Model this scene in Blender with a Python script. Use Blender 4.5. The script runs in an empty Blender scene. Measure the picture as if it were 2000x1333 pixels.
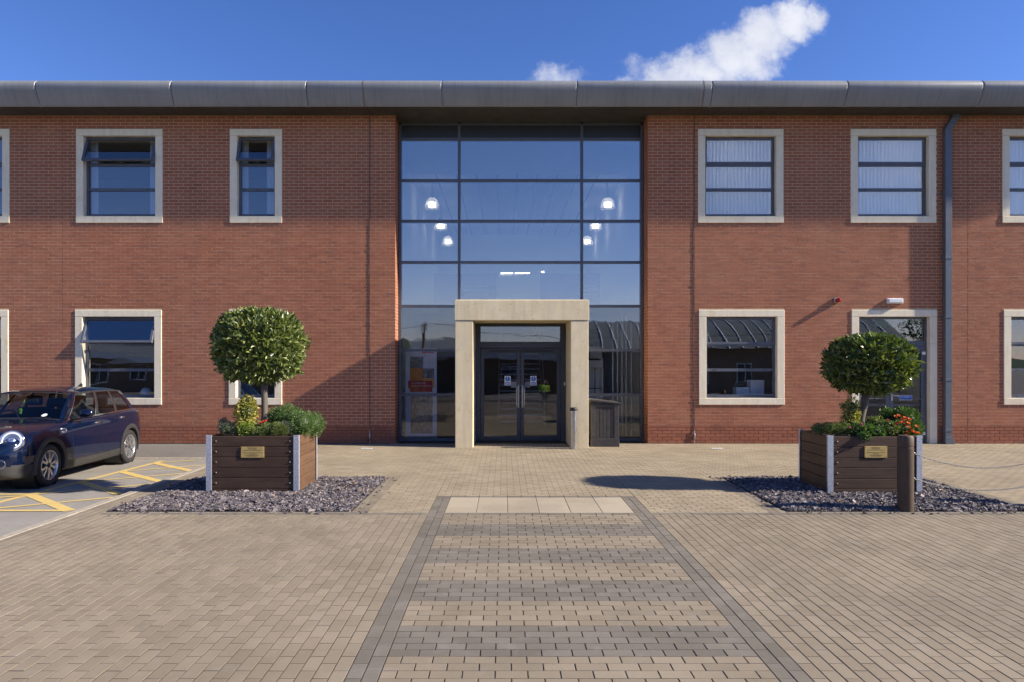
import bpy, bmesh, math, random
import numpy as np
from mathutils import Vector, Matrix, Quaternion

R = random.Random(7)
NR = np.random.default_rng(11)
scene = bpy.context.scene
COL = scene.collection
PI = math.pi

# ------------------------------------------------------------------ camera
F, CX, CY, H = 1300.0, 985.0, 708.0, 1.9        # focal length and vanishing point of the street grid, eye height
cam = bpy.data.cameras.new('camera')
cam.sensor_width = 36.0
cam.lens = F / 2000.0 * 36.0
cam.shift_x = (1000.0 - CX) / 2000.0
cam.shift_y = (CY - 666.5) / 2000.0
cam.clip_start, cam.clip_end = 0.05, 5000.0
camo = bpy.data.objects.new('camera', cam)
camo.location = (0, 0, H)
camo.rotation_euler = (PI / 2, 0, 0)
COL.objects.link(camo)
scene.camera = camo

# ------------------------------------------------------------------ sun, sky, exposure
SUN = Vector((1.0, -0.160, 0.590)).normalized()
SUN_STRENGTH, SKY_STRENGTH, EXPOSURE = 4.6, 0.083, 0.98
sl = bpy.data.lights.new('sun', 'SUN')
sl.energy = SUN_STRENGTH
sl.angle = math.radians(1.2)
sl.color = (1.0, 0.91, 0.78)
so = bpy.data.objects.new('sun', sl)
so.rotation_euler = SUN.to_track_quat('Z', 'Y').to_euler()
so.location = (30, -5, 20)
COL.objects.link(so)

world = bpy.data.worlds.new('World')
scene.world = world
world.use_nodes = True

scene.view_settings.view_transform = 'Standard'
scene.view_settings.look = 'None'
scene.view_settings.gamma = 1.0
scene.view_settings.use_curve_mapping = False
scene.view_settings.exposure = EXPOSURE
try:
    scene.cycles.use_denoising = True
    scene.cycles.denoiser = 'OPENIMAGEDENOISE'
    scene.cycles.denoising_input_passes = 'RGB_ALBEDO_NORMAL'
except Exception:
    pass
scene.cycles.use_adaptive_sampling = True
scene.cycles.adaptive_threshold = 0.02
scene.cycles.max_bounces = 6
scene.cycles.diffuse_bounces = 2
scene.cycles.glossy_bounces = 4
scene.cycles.transparent_max_bounces = 24
scene.cycles.caustics_reflective = False
scene.cycles.caustics_refractive = False
scene.cycles.sample_clamp_indirect = 6.0


# ------------------------------------------------------------------ node helpers
class NT:
    def __init__(self, tree):
        self.t = tree; self.n = tree.nodes; self.l = tree.links
    def new(self, typ, **kw):
        n = self.n.new(typ)
        for k, v in kw.items():
            setattr(n, k, v)
        return n
    def put(self, sock, v):
        if isinstance(v, bpy.types.NodeSocket): self.l.new(v, sock)
        elif v is not None: sock.default_value = v
    def math(self, op, a, b=None, c=None, clamp=False):
        n = self.new('ShaderNodeMath', operation=op); n.use_clamp = clamp
        for i, v in enumerate((a, b, c)):
            if v is not None: self.put(n.inputs[i], v)
        return n.outputs[0]
    def mix(self, fac, a, b, blend='MIX'):
        n = self.new('ShaderNodeMix'); n.data_type = 'RGBA'; n.blend_type = blend
        self.put(n.inputs[0], fac); self.put(n.inputs[6], a); self.put(n.inputs[7], b)
        return n.outputs[2]
    def ramp(self, fac, stops):
        n = self.new('ShaderNodeValToRGB')
        e = n.color_ramp.elements
        while len(e) < len(stops): e.new(0.5)
        for i, (p, c) in enumerate(stops):
            e[i].position = p
            e[i].color = (c, c, c, 1) if isinstance(c, (int, float)) else (*c[:3], 1)
        self.put(n.inputs[0], fac)
        return n.outputs[0]
    def noise(self, scale, detail=4, rough=0.55, vec=None, dim='3D'):
        n = self.new('ShaderNodeTexNoise'); n.noise_dimensions = dim
        n.inputs['Scale'].default_value = scale; n.inputs['Detail'].default_value = detail
        n.inputs['Roughness'].default_value = rough
        if vec is not None: self.l.new(vec, n.inputs['Vector'])
        return n.outputs[0]
    def pos(self):
        return self.new('ShaderNodeNewGeometry').outputs['Position']
    def obj(self):
        return self.new('ShaderNodeTexCoord').outputs['Object']
    def scaled(self, vec, s):
        n = self.new('ShaderNodeVectorMath', operation='MULTIPLY')
        self.l.new(vec, n.inputs[0]); n.inputs[1].default_value = s
        return n.outputs[0]

def base_mat(name, col=(0.5, 0.5, 0.5), rough=0.6, metal=0.0, spec=0.5, coat=0.0):
    m = bpy.data.materials.new(name); m.use_nodes = True
    b = m.node_tree.nodes['Principled BSDF']
    b.inputs['Base Color'].default_value = (*col, 1)
    b.inputs['Roughness'].default_value = rough
    b.inputs['Metallic'].default_value = metal
    b.inputs['Specular IOR Level'].default_value = spec
    if coat:
        b.inputs['Coat Weight'].default_value = coat
        b.inputs['Coat Roughness'].default_value = 0.04
    return m, NT(m.node_tree), b

def island_random(nt):
    g = nt.new('ShaderNodeNewGeometry').outputs['Random Per Island']
    o = nt.new('ShaderNodeObjectInfo').outputs['Random']
    return nt.math('FRACT', nt.math('ADD', g, o))

def rand2(nt, r, k):
    return nt.math('FRACT', nt.math('MULTIPLY', r, k))

def bump(nt, b, height, strength=0.3, dist=0.01):
    n = nt.new('ShaderNodeBump'); n.inputs['Strength'].default_value = strength
    n.inputs['Distance'].default_value = dist
    nt.l.new(height, n.inputs['Height']); nt.l.new(n.outputs[0], b.inputs['Normal'])

MAT = {}
def reg(name):
    def d(f):
        MAT[name] = f(name)
        return f
    return d

def simple(name, col, rough=0.6, metal=0.0, spec=0.5, coat=0.0, var=0.12, scale=9.0, bmp=0.0, bscale=60.0):
    """a plain surface with a little mottling and an uneven gloss"""
    m, nt, b = base_mat(name, col, rough, metal, spec, coat)
    p = nt.pos()
    n = nt.noise(scale, 5, 0.6, p)
    lo = tuple(c * (1 - var) for c in col); hi = tuple(min(1, c * (1 + var)) for c in col)
    nt.l.new(nt.ramp(n, [(0.3, lo), (0.7, hi)]), b.inputs['Base Color'])
    n2 = nt.noise(scale * 3.1, 3, 0.5, p)
    nt.l.new(nt.ramp(n2, [(0.3, max(0.02, rough - 0.07)), (0.75, min(1, rough + 0.07))]), b.inputs['Roughness'])
    if bmp: bump(nt, b, nt.noise(bscale, 4, 0.6, p), bmp, 0.004)
    MAT[name] = m
    return m

# ------------------------------------------------------------------ world: sky with the drifting cloud
def build_world():
    nt = NT(world.node_tree)
    nt.n.clear()
    out = nt.new('ShaderNodeOutputWorld'); bg = nt.new('ShaderNodeBackground')
    sky = nt.new('ShaderNodeTexSky'); sky.sky_type = 'NISHITA'; sky.sun_disc = False
    sky.sun_elevation = math.asin(SUN.z); sky.sun_rotation = math.atan2(SUN.x, SUN.y)
    sky.altitude = 100; sky.air_density = 1.0; sky.dust_density = 0.1; sky.ozone_density = 3.0
    tc = nt.new('ShaderNodeTexCoord').outputs['Generated']
    sep = nt.new('ShaderNodeSeparateXYZ'); nt.l.new(tc, sep.inputs[0])
    y = nt.math('MAXIMUM', sep.outputs[1], 0.05)
    u = nt.math('DIVIDE', sep.outputs[0], y); w = nt.math('DIVIDE', sep.outputs[2], y)
    cv = nt.new('ShaderNodeCombineXYZ'); nt.l.new(u, cv.inputs[0]); nt.l.new(w, cv.inputs[1])
    # wind-torn edges: displace the lookup with noise
    nz = nt.new('ShaderNodeTexNoise'); nz.inputs['Scale'].default_value = 20; nz.inputs['Detail'].default_value = 9
    nz.inputs['Roughness'].default_value = 0.62; nt.l.new(cv.outputs[0], nz.inputs['Vector'])
    sub = nt.new('ShaderNodeVectorMath', operation='SUBTRACT'); nt.l.new(nz.outputs['Color'], sub.inputs[0]); sub.inputs[1].default_value = (0.5, 0.5, 0.5)
    mul = nt.new('ShaderNodeVectorMath', operation='SCALE'); nt.l.new(sub.outputs[0], mul.inputs[0]); mul.inputs['Scale'].default_value = 0.072
    add = nt.new('ShaderNodeVectorMath', operation='ADD'); nt.l.new(cv.outputs[0], add.inputs[0]); nt.l.new(mul.outputs[0], add.inputs[1])
    s2 = nt.new('ShaderNodeSeparateXYZ'); nt.l.new(add.outputs[0], s2.inputs[0])
    blobs = [(1300, 160, 105, 40, 1.0), (1370, 140, 95, 52, 1.0), (1440, 105, 85, 62, 1.1), (1495, 70, 75, 60, 1.1),
             (1545, 42, 60, 48, 1.1), (1585, 30, 42, 38, 1.0), (1470, 130, 70, 40, 0.8), (1255, 165, 70, 32, 0.8), (1090, 155, 62, 34, 0.62), (1270, 130, 70, 22, 0.45)]
    dens = None
    for px, py, rx, ry, k in blobs:
        du = nt.math('DIVIDE', nt.math('SUBTRACT', s2.outputs[0], (px - CX) / F), rx / F)
        dw = nt.math('DIVIDE', nt.math('SUBTRACT', s2.outputs[1], (CY - py) / F), ry / F)
        d2 = nt.math('ADD', nt.math('MULTIPLY', du, du), nt.math('MULTIPLY', dw, dw))
        v = nt.math('MULTIPLY', nt.math('SUBTRACT', 1.0, d2, clamp=True), k)
        dens = v if dens is None else nt.math('MAXIMUM', dens, v)
    fine = nt.noise(60, 8, 0.6, cv.outputs[0])
    body = nt.math('ADD', dens, nt.math('MULTIPLY', nt.math('SUBTRACT', fine, 0.5), nt.math('MULTIPLY', 0.6, nt.math('MULTIPLY', nt.math('GREATER_THAN', dens, 0.001), 1.0))))
    alpha = nt.new('ShaderNodeMapRange'); alpha.interpolation_type = 'SMOOTHSTEP'
    nt.l.new(body, alpha.inputs[0]); alpha.inputs[1].default_value = -0.02; alpha.inputs[2].default_value = 1.12
    front = nt.math('GREATER_THAN', sep.outputs[1], 0.06)
    a = nt.math('MULTIPLY', nt.math('MULTIPLY', alpha.outputs[0], front), 0.94)
    puff = nt.noise(13, 6, 0.6, cv.outputs[0])
    ccol = nt.ramp(puff, [(0.32, (4.2, 4.4, 5.2)), (0.62, (5.6, 5.7, 6.1))])
    hs = nt.new('ShaderNodeHueSaturation'); hs.inputs['Saturation'].default_value = 1.20; nt.l.new(sky.outputs[0], hs.inputs['Color'])
    blue = nt.mix(1.0, hs.outputs[0], (0.89, 0.785, 1.06, 1), 'MULTIPLY')
    nt.l.new(nt.mix(a, blue, ccol), bg.inputs[0])
    bg.inputs[1].default_value = SKY_STRENGTH
    nt.l.new(bg.outputs[0], out.inputs[0])
build_world()

# ------------------------------------------------------------------ mesh helpers
class MB:
    """collects shapes, then links them as ONE mesh object"""
    def __init__(self):
        self.v = []; self.f = []
    def add(self, vs, fs):
        o = len(self.v)
        self.v += [tuple(p) for p in vs]
        self.f += [tuple(i + o for i in f) for f in fs]
        return self
    def box(self, x0, x1, y0, y1, z0, z1):
        return self.add([(x0, y0, z0), (x1, y0, z0), (x1, y1, z0), (x0, y1, z0), (x0, y0, z1), (x1, y0, z1), (x1, y1, z1), (x0, y1, z1)],
                        [(3, 2, 1, 0), (4, 5, 6, 7), (0, 1, 5, 4), (1, 2, 6, 5), (2, 3, 7, 6), (3, 0, 4, 7)])
    def quad(self, a, b, c, d):
        return self.add([a, b, c, d], [(0, 1, 2, 3)])
    def tube(self, pts, rad, n=10, cap=True, square=False):
        """swept tube through points; rad a number or one per point"""
        pts = [Vector(p) for p in pts]
        rs = [rad] * len(pts) if isinstance(rad, (int, float)) else list(rad)
        vs = []; fs = []
        prev = None
        for i, p in enumerate(pts):
            t = (pts[min(i + 1, len(pts) - 1)] - pts[max(i - 1, 0)]).normalized()
            if prev is None:
                a = Vector((0, 0, 1)) if abs(t.z) < 0.9 else Vector((1, 0, 0))
                s = t.cross(a).normalized()
            else:
                s = (prev - t * prev.dot(t)).normalized()
            prev = s
            q = t.cross(s)
            for k in range(n):
                an = 2 * PI * (k + (0.5 if square else 0)) / n
                vs.append(p + (s * math.cos(an) + q * math.sin(an)) * rs[i])
        for i in range(len(pts) - 1):
            for k in range(n):
                k2 = (k + 1) % n
                fs.append((i * n + k, i * n + k2, (i + 1) * n + k2, (i + 1) * n + k))
        if cap:
            fs.append(tuple(range(n))[::-1]); fs.append(tuple((len(pts) - 1) * n + k for k in range(n)))
        return self.add(vs, fs)
    def lathe(self, prof, n=24, M=None, close=False):
        """revolve (r, z) about z; M places it"""
        M = M or Matrix.Identity(4)
        vs = []; fs = []
        for r, z in prof:
            for k in range(n):
                a = 2 * PI * k / n
                vs.append(M @ Vector((r * math.cos(a), r * math.sin(a), z)))
        m = len(prof)
        for i in range(m if close else m - 1):
            j = (i + 1) % m
            for k in range(n):
                k2 = (k + 1) % n
                fs.append((i * n + k, i * n + k2, j * n + k2, j * n + k))
        return self.add(vs, fs)
    def disc(self, c, r, n=24, M=None):
        M = M or Matrix.Identity(4)
        vs = [M @ Vector((c[0] + r * math.cos(2 * PI * k / n), c[1] + r * math.sin(2 * PI * k / n), c[2])) for k in range(n)]
        return self.add(vs, [tuple(range(n))])
    def prism(self, poly, y0, y1, axis='y'):
        """extrude a 2D outline; axis 'y': poly is (x, z)"""
        n = len(poly)
        def P(a, b, t):
            return {'y': (a, t, b), 'x': (t, a, b), 'z': (a, b, t)}[axis]
        vs = [P(a, b, y0) for a, b in poly] + [P(a, b, y1) for a, b in poly]
        fs = [tuple(range(n)), tuple(range(2 * n - 1, n - 1, -1))]
        fs += [(i, i + n, (i + 1) % n + n, (i + 1) % n) for i in range(n)]
        return self.add(vs, fs)
    def ball(self, c, r, nu=16, nv=10, M=None):
        rx, ry, rz = (r, r, r) if isinstance(r, (int, float)) else r
        vs = []; fs = []
        for i in range(nv + 1):
            th = PI * i / nv
            for k in range(nu):
                a = 2 * PI * k / nu
                p = Vector((c[0] + rx * math.sin(th) * math.cos(a), c[1] + ry * math.sin(th) * math.sin(a), c[2] + rz * math.cos(th)))
                vs.append(M @ p if M else p)
        for i in range(nv):
            for k in range(nu):
                k2 = (k + 1) % nu
                fs.append((i * nu + k, (i + 1) * nu + k, (i + 1) * nu + k2, i * nu + k2))
        return self.add(vs, fs)
    def build(self, name, mat, parent=None, smooth=False, bevel=0.0, seg=1, local=False, recalc=True):
        me = bpy.data.meshes.new(name)
        me.from_pydata(self.v, [], self.f)
        if bevel or recalc:
            bm = bmesh.new(); bm.from_mesh(me)
            if bevel:
                bmesh.ops.bevel(bm, geom=list(bm.edges), offset=bevel, segments=seg, affect='EDGES', profile=0.6, clamp_overlap=True)
            if recalc: bmesh.ops.recalc_face_normals(bm, faces=bm.faces)
            bm.to_mesh(me); bm.free()
        return link(name, me, mat, parent, smooth, local)

def link(name, me, mat, parent=None, smooth=False, local=False):
    o = bpy.data.objects.new(name, me)
    if mat is not None:
        me.materials.clear()
        me.materials.append(MAT[mat] if isinstance(mat, str) else mat)
    if smooth:
        me.polygons.foreach_set('use_smooth', [True] * len(me.polygons))
        if smooth == 'auto':
            try: me.set_sharp_from_angle(angle=math.radians(38))
            except Exception: pass
    else:
        me.polygons.foreach_set('use_smooth', [False] * len(me.polygons))
    COL.objects.link(o)
    if parent is not None:
        o.parent = parent
        if not local and parent.type == 'EMPTY':
            o.matrix_parent_inverse = Matrix.Translation(-Vector(parent.location))
    return o

def np_obj(name, verts, faces, mat, parent=None, smooth=False, local=False):
    """fast mesh from numpy arrays; faces all of the same size"""
    verts = np.asarray(verts, dtype=np.float32).reshape(-1, 3); faces = np.asarray(faces, dtype=np.int32)
    me = bpy.data.meshes.new(name)
    me.vertices.add(len(verts)); me.vertices.foreach_set('co', verts.ravel())
    k = faces.shape[1]
    me.loops.add(faces.size); me.loops.foreach_set('vertex_index', faces.ravel())
    me.polygons.add(len(faces)); me.polygons.foreach_set('loop_start', np.arange(0, faces.size, k, dtype=np.int32))
    me.update(calc_edges=True); me.validate()
    return link(name, me, mat, parent, smooth, local)

def thing(name, label, cat, loc=(0, 0, 0), rotz=0.0, group=None):
    o = bpy.data.objects.new(name, None)
    o.location = loc; o.rotation_euler = (0, 0, rotz)
    o.empty_display_size = 0.2
    COL.objects.link(o)
    return tag(o, label, cat, group)

def tag(o, label, cat=None, group=None):
    o['label'] = label
    if cat: o['category'] = cat
    if group: o['group'] = group
    return o

def kind(o, k, label=None):
    o['kind'] = k
    if label: o['label'] = label
    return o

def copy_tree(o, parent=None):
    c = o.copy(); COL.objects.link(c)
    if parent is not None: c.parent = parent
    for ch in list(o.children): copy_tree(ch, c)
    return c

def text_mesh(body, size, M, mat, name, parent, depth=0.0006, align='CENTER', local=False, spacing=1.0):
    cu = bpy.data.curves.new(name, 'FONT'); cu.body = body; cu.size = size; cu.align_x = align; cu.align_y = 'CENTER'
    cu.extrude = depth; cu.resolution_u = 2; cu.space_character = spacing
    t = bpy.data.objects.new('tmp_text', cu); COL.objects.link(t)
    dg = bpy.context.evaluated_depsgraph_get(); dg.update()
    me = bpy.data.meshes.new_from_object(t.evaluated_get(dg))
    bpy.data.objects.remove(t); bpy.data.curves.remove(cu)
    me.transform(M); me.name = name
    return link(name, me, mat, parent, local=local)

FACE_Y = Matrix.Rotation(PI / 2, 4, 'X')      # lettering that faces the viewer (towards -Y)

def at(px, py, Y):
    """where a line of sight meets the depth Y"""
    return (px - CX) * Y / F, H - (py - CY) * Y / F
def gx(px, Y): return (px - CX) * Y / F
def gz(py, Y): return H - (py - CY) * Y / F

# ------------------------------------------------------------------ materials
def mat_brick(name, lo, hi, dark):
    m, nt, b = base_mat(name, rough=0.85, spec=0.3)
    r = island_random(nt); p = nt.pos()
    c = nt.mix(r, (*lo, 1), (*hi, 1))
    r2 = rand2(nt, r, 7.31)
    c = nt.mix(nt.math('MULTIPLY', nt.math('GREATER_THAN', r2, 0.90), 0.55), c, (*dark, 1))
    n = nt.noise(38, 5, 0.65, p)
    c = nt.mix(0.30, c, nt.ramp(n, [(0.3, tuple(0.62 * x for x in lo)), (0.7, tuple(1.18 * x for x in hi))]))
    big = nt.noise(0.55, 4, 0.6, p)
    c = nt.mix(nt.ramp(big, [(0.42, 0.0), (0.72, 0.20)]), c, (0.46, 0.25, 0.16, 1))
    vert = nt.noise(1.0, 4, 0.6, nt.scaled(p, (2.2, 2.2, 0.25)))
    c = nt.mix(nt.ramp(vert, [(0.48, 0.0), (0.75, 0.25)]), c, (0.16, 0.075, 0.055, 1))
    nt.l.new(c, b.inputs['Base Color'])
    bump(nt, b, nt.noise(160, 4, 0.7, p), 0.5, 0.0025)
    MAT[name] = m
mat_brick('brick', (0.334, 0.114, 0.057), (0.420, 0.156, 0.082), (0.232, 0.083, 0.050))
mat_brick('plinth_brick', (0.29, 0.098, 0.052), (0.375, 0.135, 0.075), (0.20, 0.075, 0.048))
simple('mortar', (0.60, 0.455, 0.29), 0.95, var=0.18, scale=22, bmp=0.4, bscale=180)
simple('dark_mortar', (0.075, 0.055, 0.045), 0.95, var=0.2, scale=22)

@reg('stone')
def _(name):
    m, nt, b = base_mat(name, rough=0.82, spec=0.3); p = nt.pos()
    c = nt.ramp(nt.noise(7, 5, 0.6, p), [(0.3, (0.84, 0.73, 0.52)), (0.7, (0.90, 0.81, 0.62))])
    streak = nt.noise(1.0, 5, 0.65, nt.scaled(p, (9, 9, 0.9)))
    c = nt.mix(nt.ramp(streak, [(0.5, 0.0), (0.78, 0.38)]), c, (0.44, 0.37, 0.27, 1))
    rust = nt.noise(1.7, 3, 0.5, p)
    c = nt.mix(nt.ramp(rust, [(0.62, 0.0), (0.80, 0.45)]), c, (0.60, 0.42, 0.20, 1))
    nt.l.new(c, b.inputs['Base Color'])
    bump(nt, b, nt.noise(240, 3, 0.6, p), 0.25, 0.002)
    return m

@reg('portal_stone')
def _(name):
    m, nt, b = base_mat(name, rough=0.85, spec=0.25); p = nt.pos()
    c = nt.ramp(nt.noise(4.5, 6, 0.62, p), [(0.28, (0.76, 0.63, 0.39)), (0.72, (0.86, 0.73, 0.48))])
    streak = nt.noise(1.0, 6, 0.68, nt.scaled(p, (7, 7, 0.55)))
    c = nt.mix(nt.ramp(streak, [(0.46, 0.0), (0.75, 0.5)]), c, (0.55, 0.45, 0.29, 1))
    pale = nt.noise(2.3, 5, 0.65, p)
    c = nt.mix(nt.ramp(pale, [(0.52, 0.0), (0.75, 0.45)]), c, (0.80, 0.72, 0.58, 1))
    # fine cracks
    wv = nt.new('ShaderNodeTexVoronoi'); wv.feature = 'DISTANCE_TO_EDGE'; wv.inputs['Scale'].default_value = 0.8
    dv = nt.new('ShaderNodeVectorMath', operation='ADD'); nn = nt.new('ShaderNodeTexNoise'); nn.inputs['Scale'].default_value = 4; nn.inputs['Detail'].default_value = 5
    nt.l.new(p, dv.inputs[0]); nt.l.new(nn.outputs['Color'], dv.inputs[1]); nt.l.new(dv.outputs[0], wv.inputs['Vector'])
    c = nt.mix(nt.ramp(wv.outputs['Distance'], [(0.0, 0.55), (0.006, 0.0)]), c, (0.22, 0.17, 0.11, 1))
    nt.l.new(c, b.inputs['Base Color'])
    bump(nt, b, nt.noise(120, 5, 0.7, p), 0.35, 0.003)
    return m

def mat_paver(name, lo, hi, speck):
    m, nt, b = base_mat(name, rough=0.9, spec=0.25); p = nt.pos()
    r = island_random(nt)
    c = nt.mix(r, (*lo, 1), (*hi, 1))
    n = nt.noise(330, 3, 0.7, p)
    c = nt.mix(nt.ramp(n, [(0.60, 0.0), (0.74, 0.7)]), c, (*speck, 1))
    n1 = nt.noise(210, 4, 0.7, p)
    c = nt.mix(nt.ramp(n1, [(0.30, 0.5), (0.48, 0.0)]), c, tuple(0.55 * x for x in lo) + (1,))
    n2 = nt.noise(0.9, 5, 0.62, p)
    c = nt.mix(nt.ramp(n2, [(0.42, 0.0), (0.70, 0.46)]), c, tuple(0.60 * x for x in lo) + (1,))
    spot = nt.noise(2.6, 3, 0.5, nt.scaled(p, (1.0, 1.0, 1.0)))
    c = nt.mix(nt.ramp(spot, [(0.66, 0.0), (0.74, 0.30)]), c, (0.09, 0.08, 0.07, 1))
    n3 = nt.noise(5.5, 4, 0.6, p)
    c = nt.mix(nt.ramp(n3, [(0.55, 0.0), (0.78, 0.28)]), c, (0.34, 0.31, 0.29, 1))
    nt.l.new(c, b.inputs['Base Color'])
    bump(nt, b, n1, 0.55, 0.0025)
    MAT[name] = m
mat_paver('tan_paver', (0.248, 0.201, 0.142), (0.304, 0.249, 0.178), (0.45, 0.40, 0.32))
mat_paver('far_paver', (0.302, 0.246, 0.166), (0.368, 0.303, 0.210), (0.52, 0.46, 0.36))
mat_paver('grey_paver', (0.165, 0.144, 0.114), (0.215, 0.189, 0.152), (0.42, 0.39, 0.34))
mat_paver('edge_paver', (0.225, 0.185, 0.135), (0.30, 0.25, 0.185), (0.44, 0.40, 0.34))
mat_paver('slab', (0.375, 0.315, 0.225), (0.43, 0.365, 0.27), (0.52, 0.46, 0.38))
simple('joint_sand', (0.042, 0.035, 0.027), 0.95, var=0.3, scale=20)

def mat_asphalt(name, lo, hi):
    m, nt, b = base_mat(name, rough=0.9, spec=0.3); p = nt.pos()
    c = nt.ramp(nt.noise(170, 4, 0.75, p), [(0.30, lo), (0.66, hi)])
    c = nt.mix(nt.ramp(nt.noise(1.2, 5, 0.6, p), [(0.4, 0.0), (0.75, 0.4)]), c, tuple(0.7 * x for x in lo) + (1,))
    vo = nt.new('ShaderNodeTexVoronoi'); vo.inputs['Scale'].default_value = 85; nt.l.new(p, vo.inputs['Vector'])
    c = nt.mix(nt.math('MULTIPLY', nt.ramp(vo.outputs['Distance'], [(0.12, 1.0), (0.35, 0.0)]), 0.45), c, (0.5, 0.46, 0.41, 1))
    nt.l.new(c, b.inputs['Base Color'])
    bump(nt, b, nt.noise(150, 4, 0.7, p), 0.8, 0.006)
    MAT[name] = m
mat_asphalt('car_park_asphalt', (0.175, 0.160, 0.138), (0.40, 0.370, 0.325))
mat_asphalt('path_asphalt', (0.13, 0.118, 0.105), (0.215, 0.20, 0.18))
simple('kerb', (0.37, 0.32, 0.25), 0.9, var=0.2, scale=14, bmp=0.3)

@reg('yellow_paint')
def _(name):
    m, nt, b = base_mat(name, rough=0.75, spec=0.3); p = nt.pos()
    n = nt.noise(45, 6, 0.75, p)
    c = nt.mix(nt.ramp(n, [(0.40, 0.65), (0.56, 0.0)]), (0.70, 0.50, 0.15, 1), (0.40, 0.33, 0.20, 1))
    nt.l.new(c, b.inputs['Base Color'])
    return m

simple('frame', (0.098, 0.108, 0.135), 0.42, spec=0.5, var=0.1)
simple('mullion', (0.095, 0.106, 0.132), 0.40, spec=0.5, var=0.1)
simple('door_frame', (0.045, 0.052, 0.072), 0.42, spec=0.5, var=0.1)
simple('chain_steel', (0.22, 0.21, 0.20), 0.55, metal=0.5)
simple('pipe', (0.110, 0.122, 0.145), 0.45, spec=0.5, var=0.1)
simple('spandrel', (0.03, 0.034, 0.040), 0.35, spec=0.5)
simple('black_plastic', (0.018, 0.018, 0.02), 0.55, var=0.2)
simple('steel', (0.52, 0.51, 0.50), 0.33, metal=1.0, var=0.02, scale=2)
simple('dull_steel', (0.42, 0.40, 0.37), 0.40, metal=0.9)
simple('white_plastic', (0.80, 0.80, 0.80), 0.4, var=0.04)
simple('copper_tape', (0.16, 0.075, 0.055), 0.6, var=0.25)

@reg('galvanised')
def _(name):
    m, nt, b = base_mat(name, rough=0.45, metal=0.55); p = nt.pos()
    vo = nt.new('ShaderNodeTexVoronoi'); vo.inputs['Scale'].default_value = 60; nt.l.new(p, vo.inputs['Vector'])
    sx = nt.new('ShaderNodeSeparateColor'); nt.l.new(vo.outputs['Color'], sx.inputs[0])
    nt.l.new(nt.ramp(sx.outputs[0], [(0.2, (0.48, 0.51, 0.56)), (0.8, (0.60, 0.64, 0.70))]), b.inputs['Base Color'])
    return m

@reg('fascia')
def _(name):
    m, nt, b = base_mat(name, rough=0.45, metal=0.1, spec=0.5); p = nt.pos()
    c = nt.ramp(nt.noise(1.2, 4, 0.6, p), [(0.3, (0.225, 0.232, 0.238)), (0.7, (0.275, 0.283, 0.29))])
    st = nt.noise(1.0, 5, 0.7, nt.scaled(p, (16, 1.0, 1.0)))
    c = nt.mix(nt.ramp(st, [(0.48, 0.0), (0.72, 0.38)]), c, (0.125, 0.12, 0.115, 1))
    nt.l.new(c, b.inputs['Base Color'])
    w = nt.new('ShaderNodeTexWave'); w.inputs['Scale'].default_value = 9.0; w.inputs['Distortion'].default_value = 0.3; nt.l.new(p, w.inputs['Vector'])
    bump(nt, b, w.outputs[1], 0.10, 0.004)
    return m
simple('soffit', (0.055, 0.050, 0.045), 0.6, var=0.25, scale=1.1)

def mat_glass(name, base, tint=(0.92, 0.95, 0.97), rough=0.0, refl=(1, 1, 1)):
    """clear pane: sheet reflectance rising at grazing angles, the rest passes through"""
    m = bpy.data.materials.new(name); m.use_nodes = True
    nt = NT(m.node_tree); nt.n.clear()
    out = nt.new('ShaderNodeOutputMaterial'); mx = nt.new('ShaderNodeMixShader')
    tr = nt.new('ShaderNodeBsdfTransparent'); tr.inputs[0].default_value = (*tint, 1)
    gl = nt.new('ShaderNodeBsdfGlossy'); gl.inputs['Roughness'].default_value = rough; gl.inputs['Color'].default_value = (*refl, 1)
    lw = nt.new('ShaderNodeLayerWeight'); lw.inputs[0].default_value = 0.5
    f5 = nt.math('POWER', lw.outputs['Facing'], 5.0)
    fac = nt.math('ADD', base, nt.math('MULTIPLY', f5, 1 - base))
    nt.l.new(fac, mx.inputs[0]); nt.l.new(tr.outputs[0], mx.inputs[1]); nt.l.new(gl.outputs[0], mx.inputs[2])
    # slightly wavy float glass
    n = nt.noise(0.9, 2, 0.4, nt.pos())
    bp = nt.new('ShaderNodeBump'); bp.inputs['Strength'].default_value = 0.05; bp.inputs['Distance'].default_value = 0.06
    nt.l.new(n, bp.inputs['Height']); nt.l.new(bp.outputs[0], gl.inputs['Normal'])
    nt.l.new(mx.outputs[0], out.inputs[0])
    MAT[name] = m
mat_glass('curtain_glass', 0.33, (0.90, 0.92, 0.93), refl=(1.0, 0.96, 0.90))
mat_glass('clear_glass', 0.05, (0.93, 0.95, 0.96))
mat_glass('window_glass', 0.135, (0.94, 0.96, 0.97))
mat_glass('door_glass', 0.075, (0.76, 0.79, 0.82))
mat_glass('car_glass', 0.055, (0.42, 0.47, 0.50))
mat_glass('lamp_glass', 0.03, (0.92, 0.95, 1.0), 0.15)

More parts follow.
